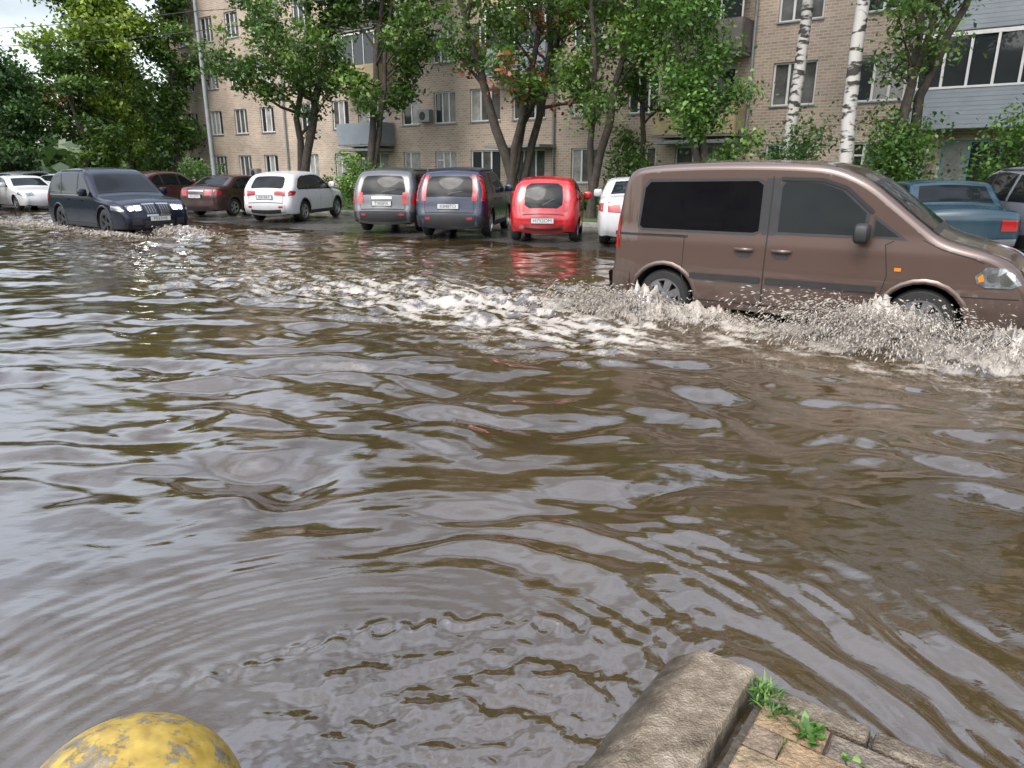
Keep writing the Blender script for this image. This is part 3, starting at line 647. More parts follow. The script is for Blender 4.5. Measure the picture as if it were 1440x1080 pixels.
T=Matrix.Translation((.7,17,0))@Matrix.Rotation(TH,4,'Z')
for i in range(100):
    a0=-62+i; g.box(a0+.006,a0+.994,4.72,4.9,-.1,.16+.004*math.sin(i*3.7),0,T)
g.obj('kerb',[m_kerb],bevel=.015)
# ------------------------------------------------------------------ foliage
def leafmat(name,trans=.38):
    m=bpy.data.materials.new(name); m.use_nodes=True; n=m.node_tree.nodes; l=m.node_tree.links; n.clear()
    o=n.new('ShaderNodeOutputMaterial'); at=n.new('ShaderNodeAttribute'); at.attribute_name='tint'
    d=n.new('ShaderNodeBsdfPrincipled'); d.inputs['Roughness'].default_value=.42
    t=n.new('ShaderNodeBsdfTranslucent'); mx=n.new('ShaderNodeMixShader'); mx.inputs[0].default_value=trans
    l.new(at.outputs['Color'],d.inputs['Base Color']); l.new(at.outputs['Color'],t.inputs['Color'])
    l.new(d.outputs[0],mx.inputs[1]); l.new(t.outputs[0],mx.inputs[2]); l.new(mx.outputs[0],o.inputs[0])
    return m
LM=leafmat('leaves')
m_bark=mat('dark_bark',(.045,.036,.028),.9,var=.5,vs=6,bump=.8,bs=20)
m,n,l,p=nt('birch_bark'); m_birch=m
tc=n.new('ShaderNodeTexCoord'); mp=n.new('ShaderNodeMapping'); mp.inputs['Scale'].default_value=(2.5,2.5,7); l.new(tc.outputs['Object'],mp.inputs[0])
no=n.new('ShaderNodeTexNoise'); no.inputs['Scale'].default_value=1.2; no.inputs['Detail'].default_value=6; l.new(mp.outputs[0],no.inputs['Vector'])
cr=n.new('ShaderNodeValToRGB'); cr.color_ramp.elements[0].position=.42; cr.color_ramp.elements[0].color=(.03,.027,.025,1); cr.color_ramp.elements[1].position=.5; cr.color_ramp.elements[1].color=(.38,.365,.34,1)
l.new(no.outputs['Fac'],cr.inputs['Fac']); l.new(cr.outputs['Color'],p.inputs['Base Color']); p.inputs['Roughness'].default_value=.8
def leaves(name,C,size,colr,parent,rs,aspect=.6):
    N=len(C)
    nrm=rs.normal(size=(N,3)); nrm[:,2]=np.abs(nrm[:,2])*1.1+.25; nrm/=np.linalg.norm(nrm,axis=1)[:,None]
    t=rs.normal(size=(N,3)); t[:,2]-=.5; t-=nrm*np.sum(t*nrm,axis=1)[:,None]; t/=np.linalg.norm(t,axis=1)[:,None]
    b=np.cross(nrm,t); s=size*(.6+.8*rs.rand(N))[:,None]
    V=np.empty((N,4,3)); V[:,0]=C-t*s*.5; V[:,1]=C+b*s*aspect*.5+nrm*s*.08; V[:,2]=C+t*s*.5; V[:,3]=C-b*s*aspect*.5+nrm*s*.08
    me=bpy.data.meshes.new(name); me.vertices.add(N*4); me.vertices.foreach_set('co',V.ravel())
    me.loops.add(N*4); me.loops.foreach_set('vertex_index',np.arange(N*4)); me.polygons.add(N)
    me.polygons.foreach_set('loop_start',np.arange(N)*4); me.polygons.foreach_set('loop_total',np.full(N,4)); me.update()
    ca=me.color_attributes.new('tint','FLOAT_COLOR','POINT')
    cc=np.ones((N,4,4)); cc[:,:,:3]=colr[:,None,:]; ca.data.foreach_set('color',cc.ravel())
    me.materials.append(LM); o=bpy.data.objects.new(name,me); col.objects.link(o)
    if parent: o.parent=parent
    return o
def tree(name,x,y,h,z0=.12,seed=1,spread=2.6,cb=.25,nl=13000,c1=(.035,.085,.014),c2=(.14,.24,.035),tr=.14,stems=1,bark=None,leaf=.15,lean=(0,0),clr=.42,limbs=16,red=0,fork=.05):
    rs=np.random.RandomState(seed); root=empty(name,(x,y,z0)); tb=MB(); cl=[]
    for st in range(stems):
        az=rs.rand()*6.28+st*2.4; sp=(0 if stems==1 else .22+.12*rs.rand())
        hh=h*(1 if st==0 else .75+.2*rs.rand()); pts=[];p=Vector((0,0,0)); K=12
        off=Vector((math.cos(az)*sp,math.sin(az)*sp,0)); w=Vector((0,0,0))
        for k in range(K+1):
            fz=k/K; w+=Vector((rs.normal()*.09,rs.normal()*.09,0))
            q=Vector((lean[0]*fz*h,lean[1]*fz*h,hh*fz))+off*max(0,fz-fork)*hh*.8+w; pts.append(q)
        rad=[tr*(1-.15*(st>0))*(1.25 if k==0 else 1)*(1-.93*k/K)**.8+.008 for k in range(K+1)]
        tb.tube(pts,rad,9,0,False)
        for i in range(limbs):
            fz=cb+(.97-cb)*(i+rs.rand())/limbs; k=fz*K; k0=min(K-1,int(k)); base=pts[k0].lerp(pts[k0+1],k-k0)
            a=rs.rand()*6.28; rel=(fz-cb)/(1-cb); Lh=spread*(.55+.6*rs.rand())*(math.sin(math.pi*min(1,.22+rel*.78))**.6+.1)
            el=R(8+45*rs.rand()+20*rel); d=Vector((math.cos(a)*math.cos(el),math.sin(a)*math.cos(el),math.sin(el)))
            lp=[base]; q=base.copy()
            for j in range(5):
                d=(d+Vector((rs.normal()*.18,rs.normal()*.18,rs.normal()*.12+.03))).normalized(); q=q+d*Lh/5; lp.append(q.copy())
                if j>=1: cl.append((q.copy(),clr*(.7+.5*rs.rand())))
                if j>=1:
                    for _ in range(2):
                        d2=(d+Vector((rs.normal(),rs.normal(),rs.normal()*.6))).normalized(); e=q+d2*Lh*.28
                        tb.tube([q,q.lerp(e,.5)+Vector((0,0,.03)),e],[tr*.1,tr*.07,.004],4,0,False); cl.append((e,clr*(.6+.6*rs.rand())))
            r0=rad[k0]*.55; tb.tube(lp,[r0,r0*.8,r0*.6,r0*.42,r0*.25,.006],6,0,False)
    tb.obj('trunk_and_limbs',[bark or m_bark],root,smooth=True)
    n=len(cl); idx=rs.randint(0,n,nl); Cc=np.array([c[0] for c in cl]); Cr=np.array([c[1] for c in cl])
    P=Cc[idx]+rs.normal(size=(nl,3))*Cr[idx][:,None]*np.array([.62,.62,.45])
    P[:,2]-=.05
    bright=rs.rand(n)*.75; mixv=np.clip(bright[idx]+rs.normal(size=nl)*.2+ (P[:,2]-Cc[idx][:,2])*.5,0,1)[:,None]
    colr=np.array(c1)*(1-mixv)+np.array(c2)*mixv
    if red:
        rc=(rs.rand(n)<red)[idx]&(rs.rand(nl)<.8); colr[rc]=np.array((.28,.085,.03))*(.6+.6*rs.rand(rc.sum(),1))
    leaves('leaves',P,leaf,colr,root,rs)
    return root
def bush(name,x,y,w,d,h,z0=.12,seed=1,nl=3500,leaf=.13,c1=(.035,.085,.014),c2=(.11,.21,.035)):
    rs=np.random.RandomState(seed); root=empty(name,(x,y,z0)); tb=MB(); n=26; cl=[]
    for i in range(n):
        q=Vector(((rs.rand()-.5)*w,(rs.rand()-.5)*d,h*(.15+.85*rs.rand()))); q.x*=1-.35*q.z/h; cl.append(q)
        tb.tube([(q.x*.2,q.y*.2,0),(q.x*.6,q.y*.6,q.z*.5),q],[.02,.014,.005],5,0,False)
    tb.obj('stems',[m_bark],root)
    idx=rs.randint(0,n,nl); Cc=np.array([tuple(c) for c in cl]); P=Cc[idx]+rs.normal(size=(nl,3))*np.array([.2,.2,.18])*min(1.6,max(.6,h/1.6)); P[:,2]=np.abs(P[:,2])
    mixv=np.clip(rs.rand(n)[idx]*.7+rs.normal(size=nl)*.2+.1,0,1)[:,None]
    leaves('leaves',P,leaf,np.array(c1)*(1-mixv)+np.array(c2)*mixv,root,rs)
Yg=dict(c1=(.05,.11,.013),c2=(.26,.35,.035))
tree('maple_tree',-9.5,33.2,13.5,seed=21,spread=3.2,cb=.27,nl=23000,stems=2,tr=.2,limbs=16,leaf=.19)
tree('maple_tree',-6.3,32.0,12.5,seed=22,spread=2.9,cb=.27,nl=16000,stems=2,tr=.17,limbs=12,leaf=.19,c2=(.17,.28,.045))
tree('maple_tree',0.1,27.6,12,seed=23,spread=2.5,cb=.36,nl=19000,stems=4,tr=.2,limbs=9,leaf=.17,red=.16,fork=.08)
tree('maple_tree',2.5,24.4,12,seed=24,spread=1.7,cb=.25,nl=9000,stems=2,tr=.14,limbs=12,leaf=.15)
tree('rowan_tree',4.4,25.5,10,seed=25,spread=1.2,cb=.2,nl=4500,tr=.1,limbs=14,leaf=.14)
tree('ash_tree',5.6,21.2,11,seed=26,spread=2.0,cb=.16,nl=18000,stems=2,tr=.13,limbs=15,leaf=.13,c1=(.045,.11,.018),c2=(.18,.33,.06))
tree('birch_tree',7.9,21.6,17,seed=27,spread=2.0,cb=.36,nl=12000,tr=.19,limbs=20,bark=m_birch,leaf=.12,lean=(.01,0))
tree('birch_tree',8.75,19.6,18,seed=28,spread=2.0,cb=.38,nl=13000,tr=.19,limbs=20,bark=m_birch,leaf=.12,lean=(.012,0))
tree('apple_tree',9.9,19.7,8,seed=29,spread=1.6,cb=.48,nl=4600,stems=3,tr=.16,limbs=7,leaf=.13,fork=.25)
tree('maple_tree',14.5,16.5,13,seed=30,spread=2.6,cb=.35,nl=12000,stems=2,tr=.17,limbs=12,leaf=.17)
tree('birch_tree',18.5,15,16,seed=31,spread=2.4,cb=.3,nl=11000,tr=.17,limbs=20,bark=m_birch,leaf=.14)
bush('shrub',10.0,19.2,1.6,1.2,3.0,seed=41,nl=4000,leaf=.12)
bush('shrub',8.0,20.8,1.5,1.2,2.6,seed=42,nl=3000,leaf=.12,c2=(.06,.13,.03))
bush('shrub',12.8,18.6,1.8,1.2,2.8,seed=43,nl=3500)
bush('shrub',3.9,25.2,1.4,1.2,2.2,seed=44,nl=2000)
bush('shrub',-6.0,30.3,2.4,1.4,1.9,seed=45,nl=3500,c2=(.16,.30,.05))
bush('shrub',-9.0,31.9,2.2,1.4,1.1,seed=46,nl=2500,c2=(.16,.30,.05))
bush('shrub',-16.0,38,3.0,2,1.8,seed=47,nl=3000)
bush('shrub',-2.0,27.0,3.0,1.2,.8,seed=48,nl=2500)
bush('shrub',6.0,21.0,3.0,1.6,1.6,seed=49,nl=4000)
for i in range(7):
    a=-36+i*6.3; X,Y=AB(a,12.2); bush('shrub',X,Y,4.2,1.2,.7+.5*((i*37)%5)/5,seed=60+i,nl=1800)
tree('linden_tree',-24.3,45,15,seed=51,spread=2.9,cb=.08,nl=24000,stems=1,tr=.2,limbs=30,leaf=.27,clr=.75,**Yg)
tree('linden_tree',-21.4,47.5,15,seed=52,spread=2.2,cb=.08,nl=13000,stems=1,tr=.18,limbs=26,leaf=.25,clr=.65)
tree('linden_tree',-25.8,51,15,seed=58,spread=2.6,cb=.1,nl=14000,stems=1,tr=.2,limbs=26,leaf=.27,clr=.75,**Yg)
tree('linden_tree',-31.5,48,6.8,seed=53,spread=2.6,cb=.1,nl=14000,stems=1,tr=.2,limbs=20,leaf=.27,clr=.7)
tree('linden_tree',-27.5,40.5,6.6,seed=54,spread=2.4,cb=.12,nl=13000,stems=1,tr=.2,limbs=22,leaf=.22,clr=.6,c1=(.022,.06,.014),c2=(.07,.15,.03))
tree('linden_tree',-34,46,6.6,seed=55,spread=3.0,cb=.08,nl=14000,stems=1,tr=.2,limbs=22,leaf=.25,clr=.7,c1=(.022,.06,.014),c2=(.07,.15,.03))
tree('linden_tree',-39,52,7.6,seed=56,spread=3.2,cb=.1,nl=14000,stems=1,tr=.2,limbs=20,leaf=.28,clr=.8)
tree('linden_tree',-23.5,41.5,7,seed=57,spread=2.2,cb=.15,nl=9000,stems=1,tr=.15,limbs=18,leaf=.22,c1=(.03,.07,.014),c2=(.13,.22,.03),red=.02)
rs=np.random.RandomState(77); root=empty('distant_tree_line'); N=60000
th=rs.rand(N)*6.283; base=5.5+2.5*np.sin(th*23)+1.8*np.sin(th*57+1)+1.2*np.sin(th*131)
rr=85+6*rs.normal(size=N); zz=np.abs(rs.rand(N))**.8*base
P=np.c_[rr*np.cos(th),rr*np.sin(th),zz]; mv=np.clip(rs.rand(N)*.5+zz[:]/base*.4,0,1)[:,None]
leaves('leaves',P,1.3,np.array((.03,.06,.02))*(1-mv)+np.array((.09,.15,.04))*mv,root,rs,.9)
# ------------------------------------------------------------------ street lamp + cables
lp=empty('street_lamp',(-14.0,34.9,.13)); g=MB()
g.lathe([(0,.16),(.5,.16),(.52,.12),(9.5,.075)],14,(0,0,0),0,'z'); g.tube([(0,0,9.4),(.1,-.3,9.9),(.5,-1.3,10.1)],.04,8,0); g.box(.42,.62,-1.9,-1.25,10.05,10.17,0)
g.obj('pole',[mat('galvanised_pole',(.20,.21,.21),.6,.3,var=.2,vs=3)],lp,smooth='auto')
cb=MB()
def wire(a,b,sag):
    pts=[Vector(a).lerp(Vector(b),t/20)-Vector((0,0,sag*4*(t/20)*(1-t/20))) for t in range(21)]; cb.tube(pts,.014,5,0)
wire((-44,46,9.8),(-14,34.8,8.4),.5); wire((-14,34.8,8.4),(8.5,20.5,8.3),.5); wire((-44,46,9.2),(-14,34.8,7.6),.6); wire((-14,34.8,7.6),(-5,43,11),.2)
cb.obj('overhead_cable',[M['black']])
# ------------------------------------------------------------------ water
def water(X,Y):
    a=(X-.7)*.8-(Y-17)*.6; b=(X-.7)*.6+(Y-17)*.8
    r=np.hypot(X,Y)
    w1=gn(X*.45,Y*.45,1); w2=gn(X*.9,Y*.9,2); w3=gn(X*.25,Y*.25,3); w4=gn(X*2.1,Y*2.1,4)
    cx,cy=-.55,1.35; rho=np.hypot(X-cx,Y-cy); ang=np.arctan2(Y-cy,X-cx)
    inner=np.clip((rho-1.0)/1.2,0,1)
    amp=.5+1.2*np.clip(gn(X*.3,Y*.3,9)+.35,0,1)
    calm=.45+1.0*np.clip(gn(X*.75+w2*.5,Y*1.0,97)+.42,0,1)
    h=0
    for (dx,dy,lam,A,s) in ((.10,1,1.25,.0175,1),(-.28,1,.78,.0115,2),(.40,1,.52,.0066,3),(.05,1,.36,.0032,4),(.7,.75,.95,.011,5),(.55,.9,.27,.0020,6)):
        k=2*np.pi/lam; nn_=math.hypot(dx,dy)
        ph=(X*dx+Y*dy)/nn_*k+w1*4.2*math.sin(s*2.1+.5)+w2*2.6+w3*5*math.cos(s*1.7)+w4*1.0
        env=.10+1.4*np.clip(gn(X*.6+s*3,Y*1.2,10+s)+.36,0,1)
        sn=np.sin(ph); h=h+A*env*(sn+.28*np.cos(2*ph))
    h=h*(.25+.75*inner)*amp*calm
    h=h+(.0075*gn(X*1.6+w1,Y*4.2+w2,21)+.0036*gn(X*4,Y*9+w1*2,22)+.0014*gn(X*9+w2,Y*20,23)*np.clip(r/4,.5,1.6))*(.35+.65*inner)*(.5+.5*calm)
    e=np.exp(-((rho-1.85)/.55)**2)*(.22+.78*np.clip(np.cos(ang-.7)+.2,0,1))
    h=h+e*.0095*np.sin(rho*2*np.pi/.31+w2*4.2+ang*1.2+w1*2.5+w4*1.3)*(.15+1.3*np.clip(gn(ang*2.6,rho*1.8,24)+.42,0,1))+e*.0024*np.sin(rho*2*np.pi/.095+w2*6+ang*2+w4*1.6)*np.clip(gn(ang*4,rho*3,25)+.6,0,1)
    h=h+np.exp(-((rho-1.3)/.5)**2)*.0011*np.sin(rho*2*np.pi/.085+w2*3+w1*2)*np.clip(.5-X*.6,0,1)
    rt=np.hypot(X-.75,(Y-2.05)); e2=np.exp(-(rt/1.0)**2)
    h=h+e2*.0040*np.sin(rt*2*np.pi/.14+w2*5+np.arctan2(Y-2.05,X-.75)*1.5+w4*1.6)*np.clip(w4+.7,0,1.2)
    sx=Y-(1.95+.42*np.exp(-((X+.15)/.75)**2)+.10*gn(X*2,X*0+.5,31)+.03*gn(X*7,X*0,35)); se=np.exp(-(sx/.06)**2)*np.clip((X+1.6)/.8,0,1)*np.clip((.55-X)/.3,0,1)
    h=h+se*(.004+.013*gn(X*14,Y*14,32)); below=np.clip(-sx*5,0,1)*np.clip((X+1.0)/.5,0,1)*np.clip((.8-X)/.3,0,1)
    h=h+below*(.0140*gn(X*4.5,Y*7,33)+.0065*gn(X*11,Y*16,34)+.0024*gn(X*30,Y*40,36))
    bc=-6.6+.25*np.sin(a*.6); va=np.clip((9.5-a)/3,0,1)
    behind=np.clip((7.0-a)/1.0,0,1)*np.exp(-np.clip(6-a,0,99)/9.0)
    T=np.exp(-np.abs((b-bc)/1.9)**2.4)*va*np.clip((a+40)/20,0,1)
    tn=gn(a*1.3,b*3.2,41)+.5*gn(a*3.2,b*6,42)+.3*gn(a*8,b*11,43)
    h=h+T*(.014+.046*behind)*tn
    u=(b+7.6)+ (7.0-a)*.16; h=h+.024*np.exp(-(u/.55)**2)*np.clip((7.5-a)/1.5,0,1)*np.exp(-np.clip(7-a,0,99)/10)*(1+.5*gn(a*1.5,b*2,44))
    u2=u+.75; h=h+.014*np.exp(-(u2/.35)**2)*np.clip((7.2-a)/1.5,0,1)*np.exp(-np.clip(7-a,0,99)/8)
    foam=T*(.34+.66*behind)*.72+.36*behind*np.exp(-((b+7.8)/1.0)**2)+.26*np.exp(-(u/.6)**2)*np.clip((7.5-a)/1.5,0,1)*np.exp(-np.clip(7-a,0,99)/12)
    def mound(px,py,la,lb,H,fo=1.0,seed=50):
        nonlocal h,foam
        pa=(px-.7)*.8-(py-17)*.6; pb=(px-.7)*.6+(py-17)*.8
        q=np.exp(-((a-pa)/la)**2-((b-pb)/lb)**2)
        rid=1-np.abs(gn(a*3+w2,b*4,seed))*1.6; rid2=1-np.abs(gn(a*9,b*10,seed+1))*1.6; rid3=1-np.abs(gn(a*22,b*22,seed+2))*1.5
        h=h+q*H*(.25+.5*rid*rid2+.22*rid3); foam=foam+q*fo*.9
    mound(1.45,8.18,.50,.24,.46,seed=50); mound(2.15,7.75,.6,.26,.28,seed=53); mound(.4,8.8,1.1,.5,.10,.9,seed=56); mound(-.8,9.3,1.4,.7,.07,.8,seed=57); mound(-2.4,10.2,1.6,.8,.05,.5,seed=58)
    mound(3.55,6.62,.6,.26,.58,seed=59); mound(4.5,5.95,.6,.28,.44,seed=62); mound(4.6,5.55,1.4,.30,.14,.8,seed=65); mound(2.95,6.95,.8,.26,.12,.6,seed=68); mound(5.5,5.2,.8,.45,.30,.9,seed=70)
    mound(2.7,7.0,2.2,.6,.03,.40,seed=71); mound(4.3,5.3,2.8,.6,.025,.55,seed=73)
    mound(-8.6,19.2,.8,.45,.34,seed=72); mound(-10.2,18.9,.8,.4,.18,.9,seed=74); mound(-12.0,21.0,1.8,.5,.18,.9,seed=76); mound(-14.2,22.6,2.0,.8,.22,.9,seed=78); mound(-8.0,18.2,1.6,.5,.12,.8,seed=80)
    mound(-5,17.5,5,1.2,.02,.40,seed=82)
    foam=foam*(.48+1.15*gn(a*2.0+w1,b*6,91)+.95*gn(a*6,b*13,92)+.5*gn(X*20,Y*26,93)) + se*.26*(.2+gn(X*30,Y*30,94))
    fl=gn(X*26,Y*34,95); foam=foam+np.clip(fl-.62,0,1)*2.2*np.clip(gn(X*.8,Y*.8,96)+.1,0,1)
    sh=np.clip((-b-.2)/1.8,.04,1); h=h*sh
    return h,np.clip(foam,0,1)
NR,NA=930,960
rad=.45*np.exp(np.linspace(0,math.log(110/.45),NR)); az=np.linspace(R(-70),R(70),NA)
RR,AA=np.meshgrid(rad,az,indexing='ij'); X=RR*np.sin(AA); Y=RR*np.cos(AA)
h,fo=water(X,Y)
b=(X-.7)*.6+(Y-17)*.8
V=np.stack([X,Y,h],-1).reshape(-1,3)
idx=np.arange(NR*NA).reshape(NR,NA)
Q=np.stack([idx[:-1,:-1],idx[1:,:-1],idx[1:,1:],idx[:-1,1:]],-1).reshape(-1,4)
keep=(b[:-1,:-1]<1.6).ravel(); Q=Q[keep]
me=bpy.data.meshes.new('water'); me.vertices.add(len(V)); me.vertices.foreach_set('co',V.ravel())
me.loops.add(len(Q)*4); me.loops.foreach_set('vertex_index',Q.ravel()); me.polygons.add(len(Q)); me.polygons.foreach_set('loop_start',np.arange(len(Q))*4); me.polygons.foreach_set('loop_total',np.full(len(Q),4))
me.update(); me.polygons.foreach_set('use_smooth',np.ones(len(Q),bool))
at=me.attributes.new('foam','FLOAT','POINT'); at.data.foreach_set('value',fo.ravel())
m,n,l,p=nt('muddy_water')
p.inputs['IOR'].default_value=2.1
tc=n.new('ShaderNodeTexCoord')
no=n.new('ShaderNodeTexNoise'); no.inputs['Scale'].default_value=.5; no.inputs['Detail'].default_value=6; l.new(tc.outputs['Object'],no.inputs['Vector'])
cr=n.new('ShaderNodeValToRGB'); cr.color_ramp.elements[0].position=.3; cr.color_ramp.elements[0].color=(.030,.019,.008,1); cr.color_ramp.elements[1].position=.7; cr.color_ramp.elements[1].color=(.056,.037,.017,1)
l.new(no.outputs['Fac'],cr.inputs['Fac'])
fa=n.new('ShaderNodeAttribute'); fa.attribute_name='foam'
fn=n.new('ShaderNodeTexNoise'); fn.inputs['Scale'].default_value=38; fn.inputs['Detail'].default_value=5; l.new(tc.outputs['Object'],fn.inputs['Vector'])
ad=n.new('ShaderNodeMath'); ad.operation='ADD'; l.new(fa.outputs['Fac'],ad.inputs[0]); l.new(fn.outputs['Fac'],ad.inputs[1])
mr=n.new('ShaderNodeMapRange'); mr.inputs['From Min'].default_value=.70; mr.inputs['From Max'].default_value=1.45; l.new(ad.outputs[0],mr.inputs['Value'])
mx=n.new('ShaderNodeMix'); mx.data_type='RGBA'; l.new(mr.outputs[0],mx.inputs[0]); l.new(cr.outputs['Color'],mx.inputs[6]); mx.inputs[7].default_value=(.34,.30,.25,1)
l.new(mx.outputs[2],p.inputs['Base Color'])
m2=n.new('ShaderNodeMapRange'); m2.inputs['To Min'].default_value=.02; m2.inputs['To Max'].default_value=.45; l.new(mr.outputs[0],m2.inputs['Value']); l.new(m2.outputs[0],p.inputs['Roughness'])
mp=n.new('ShaderNodeMapping'); mp.inputs['Scale'].default_value=(1,2.0,1); l.new(tc.outputs['Object'],mp.inputs[0])
bn=n.new('ShaderNodeTexNoise'); bn.inputs['Scale'].default_value=9; bn.inputs['Detail'].default_value=5; bn.inputs['Roughness'].default_value=.55; l.new(mp.outputs[0],bn.inputs['Vector'])
bp=n.new('ShaderNodeBump'); bp.inputs['Strength'].default_value=.14; bp.inputs['Distance'].default_value=.012; l.new(bn.outputs['Fac'],bp.inputs['Height']); l.new(bp.outputs['Normal'],p.inputs['Normal'])
me.materials.append(m); m_water=m
wo=bpy.data.objects.new('flood_water',me); col.objects.link(wo)
g=MB(); q=[AB(-140,-60),AB(60,-60),AB(60,-2.2),AB(-140,-2.2)]; g.add([(x,y,-.09) for x,y in q],[(0,1,2,3)]); g.obj('deep_water',[m_water])
# ------------------------------------------------------------------ splash droplets
m,n,l,p=nt('water_spray'); m_spray=m
p.inputs['Base Color'].default_value=(.33,.295,.25,1); p.inputs['Roughness'].default_value=.2
def drops(name,src,seed=1):
    rs=np.random.RandomState(seed); Ps=[];Vs=[];Sz=[]
    for (x,y,lx,n,v0,vz,sz) in src:
        d=np.array([.84,-.54]); nn_=np.array([-.54,-.84])
        s=rs.normal(size=n)*lx; p0=np.c_[x+d[0]*s,y+d[1]*s,np.zeros(n)]
        out=v0*(.3+.7*rs.rand(n)); bk=rs.normal(size=n)*.7*v0-.3*v0
        J=rs.randint(0,26,n); jz=(.35+.65*rs.rand(26)); ja=rs.normal(size=26)*.5
        bk=bk*.4+ja[J]*v0; vzz=vz*jz[J]*(.75+.3*rs.rand(n))
        v=np.c_[nn_[0]*out+d[0]*bk,nn_[1]*out+d[1]*bk,vzz]
        t=rs.rand(n)**.8*2*vzz/9.8*.95
        P=p0+v*t[:,None]; P[:,2]-=4.9*t*t; P[:,2]+=.02
        P+=rs.normal(size=P.shape)*.015
        vel=v.copy(); vel[:,2]-=9.8*t; Ps.append(P);Vs.append(vel);Sz.append(sz*(.35+rs.rand(n)**2.5*1.5))
    P=np.concatenate(Ps);V=np.concatenate(Vs);s=np.concatenate(Sz)[:,None]; N=len(P)
    t=V/np.linalg.norm(V,axis=1)[:,None]; a=np.cross(t,rs.normal(size=(N,3))); a/=np.linalg.norm(a,axis=1)[:,None]; b=np.cross(t,a)
    st=s*(1.6+4.0*rs.rand(N,1))
    O=np.stack([P+t*st,P+a*s,P+b*s,P-a*s,P-b*s,P-t*st],1)
    f=np.array([(0,1,2),(0,2,3),(0,3,4),(0,4,1),(5,2,1),(5,3,2),(5,4,3),(5,1,4)])
    Fa=(f[None]+np.arange(N)[:,None,None]*6).reshape(-1,3)
    me=bpy.data.meshes.new(name); me.vertices.add(N*6); me.vertices.foreach_set('co',O.ravel()); me.loops.add(len(Fa)*3); me.loops.foreach_set('vertex_index',Fa.ravel())
    me.polygons.add(len(Fa)); me.polygons.foreach_set('loop_start',np.arange(len(Fa))*3); me.polygons.foreach_set('loop_total',np.full(len(Fa),3)); me.update(); me.polygons.foreach_set('use_smooth',np.ones(len(Fa),bool))
    me.materials.append(m_spray); o=bpy.data.objects.new(name,me); col.objects.link(o)
drops('water_splash',[(3.6,6.72,.35,14000,1.9,3.2,.0055),(4.5,6.05,.45,10000,1.8,2.7,.0055),(5.2,5.6,.5,6000,1.6,2.2,.0055),(3.0,7.05,.4,2500,1.6,1.5,.005),
 (1.40,8.3,.30,10000,1.5,2.8,.0055),(2.1,7.85,.40,5000,1.5,2.0,.0055),(.6,8.9,.6,3000,1.1,1.1,.0055),(-.6,9.5,.8,1500,1.1,.8,.0055)],3)
drops('water_splash',[(-8.7,19.3,.5,4500,1.8,2.3,.012),(-10.3,19.0,.6,2200,1.4,1.5,.012),(-12.5,20.9,1.2,3500,1.3,1.6,.012),(-14.3,22.2,1.2,3500,1.4,2.0,.012)],4)
# ------------------------------------------------------------------ near kerb, pavement, bollard
dv=Vector((.8,-.6,0)); nv=Vector((.6,.8,0))
def frame(o): return Matrix(((dv.x,nv.x,0,o[0]),(dv.y,nv.y,0,o[1]),(0,0,1,0),(0,0,0,1)))
m,n,l,p=nt('worn_kerb_stone'); m_k2=m
tc=n.new('ShaderNodeTexCoord')
no=n.new('ShaderNodeTexNoise'); no.inputs['Scale'].default_value=10; no.inputs['Detail'].default_value=12; no.inputs['Roughness'].default_value=.78; l.new(tc.outputs['Object'],no.inputs['Vector'])
cr=n.new('ShaderNodeValToRGB'); e=cr.color_ramp.elements; e[0].position=.36; e[0].color=(.05,.036,.022,1); e[1].position=.64; e[1].color=(.25,.21,.16,1); k=e.new(.5); k.color=(.14,.11,.075,1)
l.new(no.outputs['Fac'],cr.inputs['Fac']); p.inputs['Roughness'].default_value=.38
sz=n.new('ShaderNodeSeparateXYZ'); l.new(tc.outputs['Object'],sz.inputs[0])
wz_=n.new('ShaderNodeMath'); wz_.operation='MULTIPLY_ADD'; l.new(no.outputs['Fac'],wz_.inputs[0]); wz_.inputs[1].default_value=.05; l.new(sz.outputs['Z'],wz_.inputs[2])
wm=n.new('ShaderNodeMapRange'); wm.inputs['From Min'].default_value=.06; wm.inputs['From Max'].default_value=.118; wm.inputs['To Min'].default_value=.42; wm.inputs['To Max'].default_value=1.05; l.new(wz_.outputs[0],wm.inputs['Value'])
ws=n.new('ShaderNodeVectorMath'); ws.operation='SCALE'; l.new(cr.outputs['Color'],ws.inputs[0]); l.new(wm.outputs[0],ws.inputs['Scale']); l.new(ws.outputs[0],p.inputs['Base Color'])
n2=n.new('ShaderNodeTexNoise'); n2.inputs['Scale'].default_value=120; n2.inputs['Detail'].default_value=6; l.new(tc.outputs['Object'],n2.inputs['Vector'])
vo=n.new('ShaderNodeTexVoronoi'); vo.inputs['Scale'].default_value=130; l.new(tc.outputs['Object'],vo.inputs['Vector'])
am=n.new('ShaderNodeMath'); am.operation='ADD'; l.new(n2.outputs['Fac'],am.inputs[0]); l.new(vo.outputs['Distance'],am.inputs[1])
a2=n.new('ShaderNodeMath'); a2.operation='MULTIPLY_ADD'; l.new(no.outputs['Fac'],a2.inputs[0]); a2.inputs[1].default_value=2.0; l.new(am.outputs[0],a2.inputs[2])
bp=n.new('ShaderNodeBump'); bp.inputs['Strength'].default_value=.8; bp.inputs['Distance'].default_value=.005; l.new(a2.outputs[0],bp.inputs['Height']); l.new(bp.outputs['Normal'],p.inputs['Normal'])
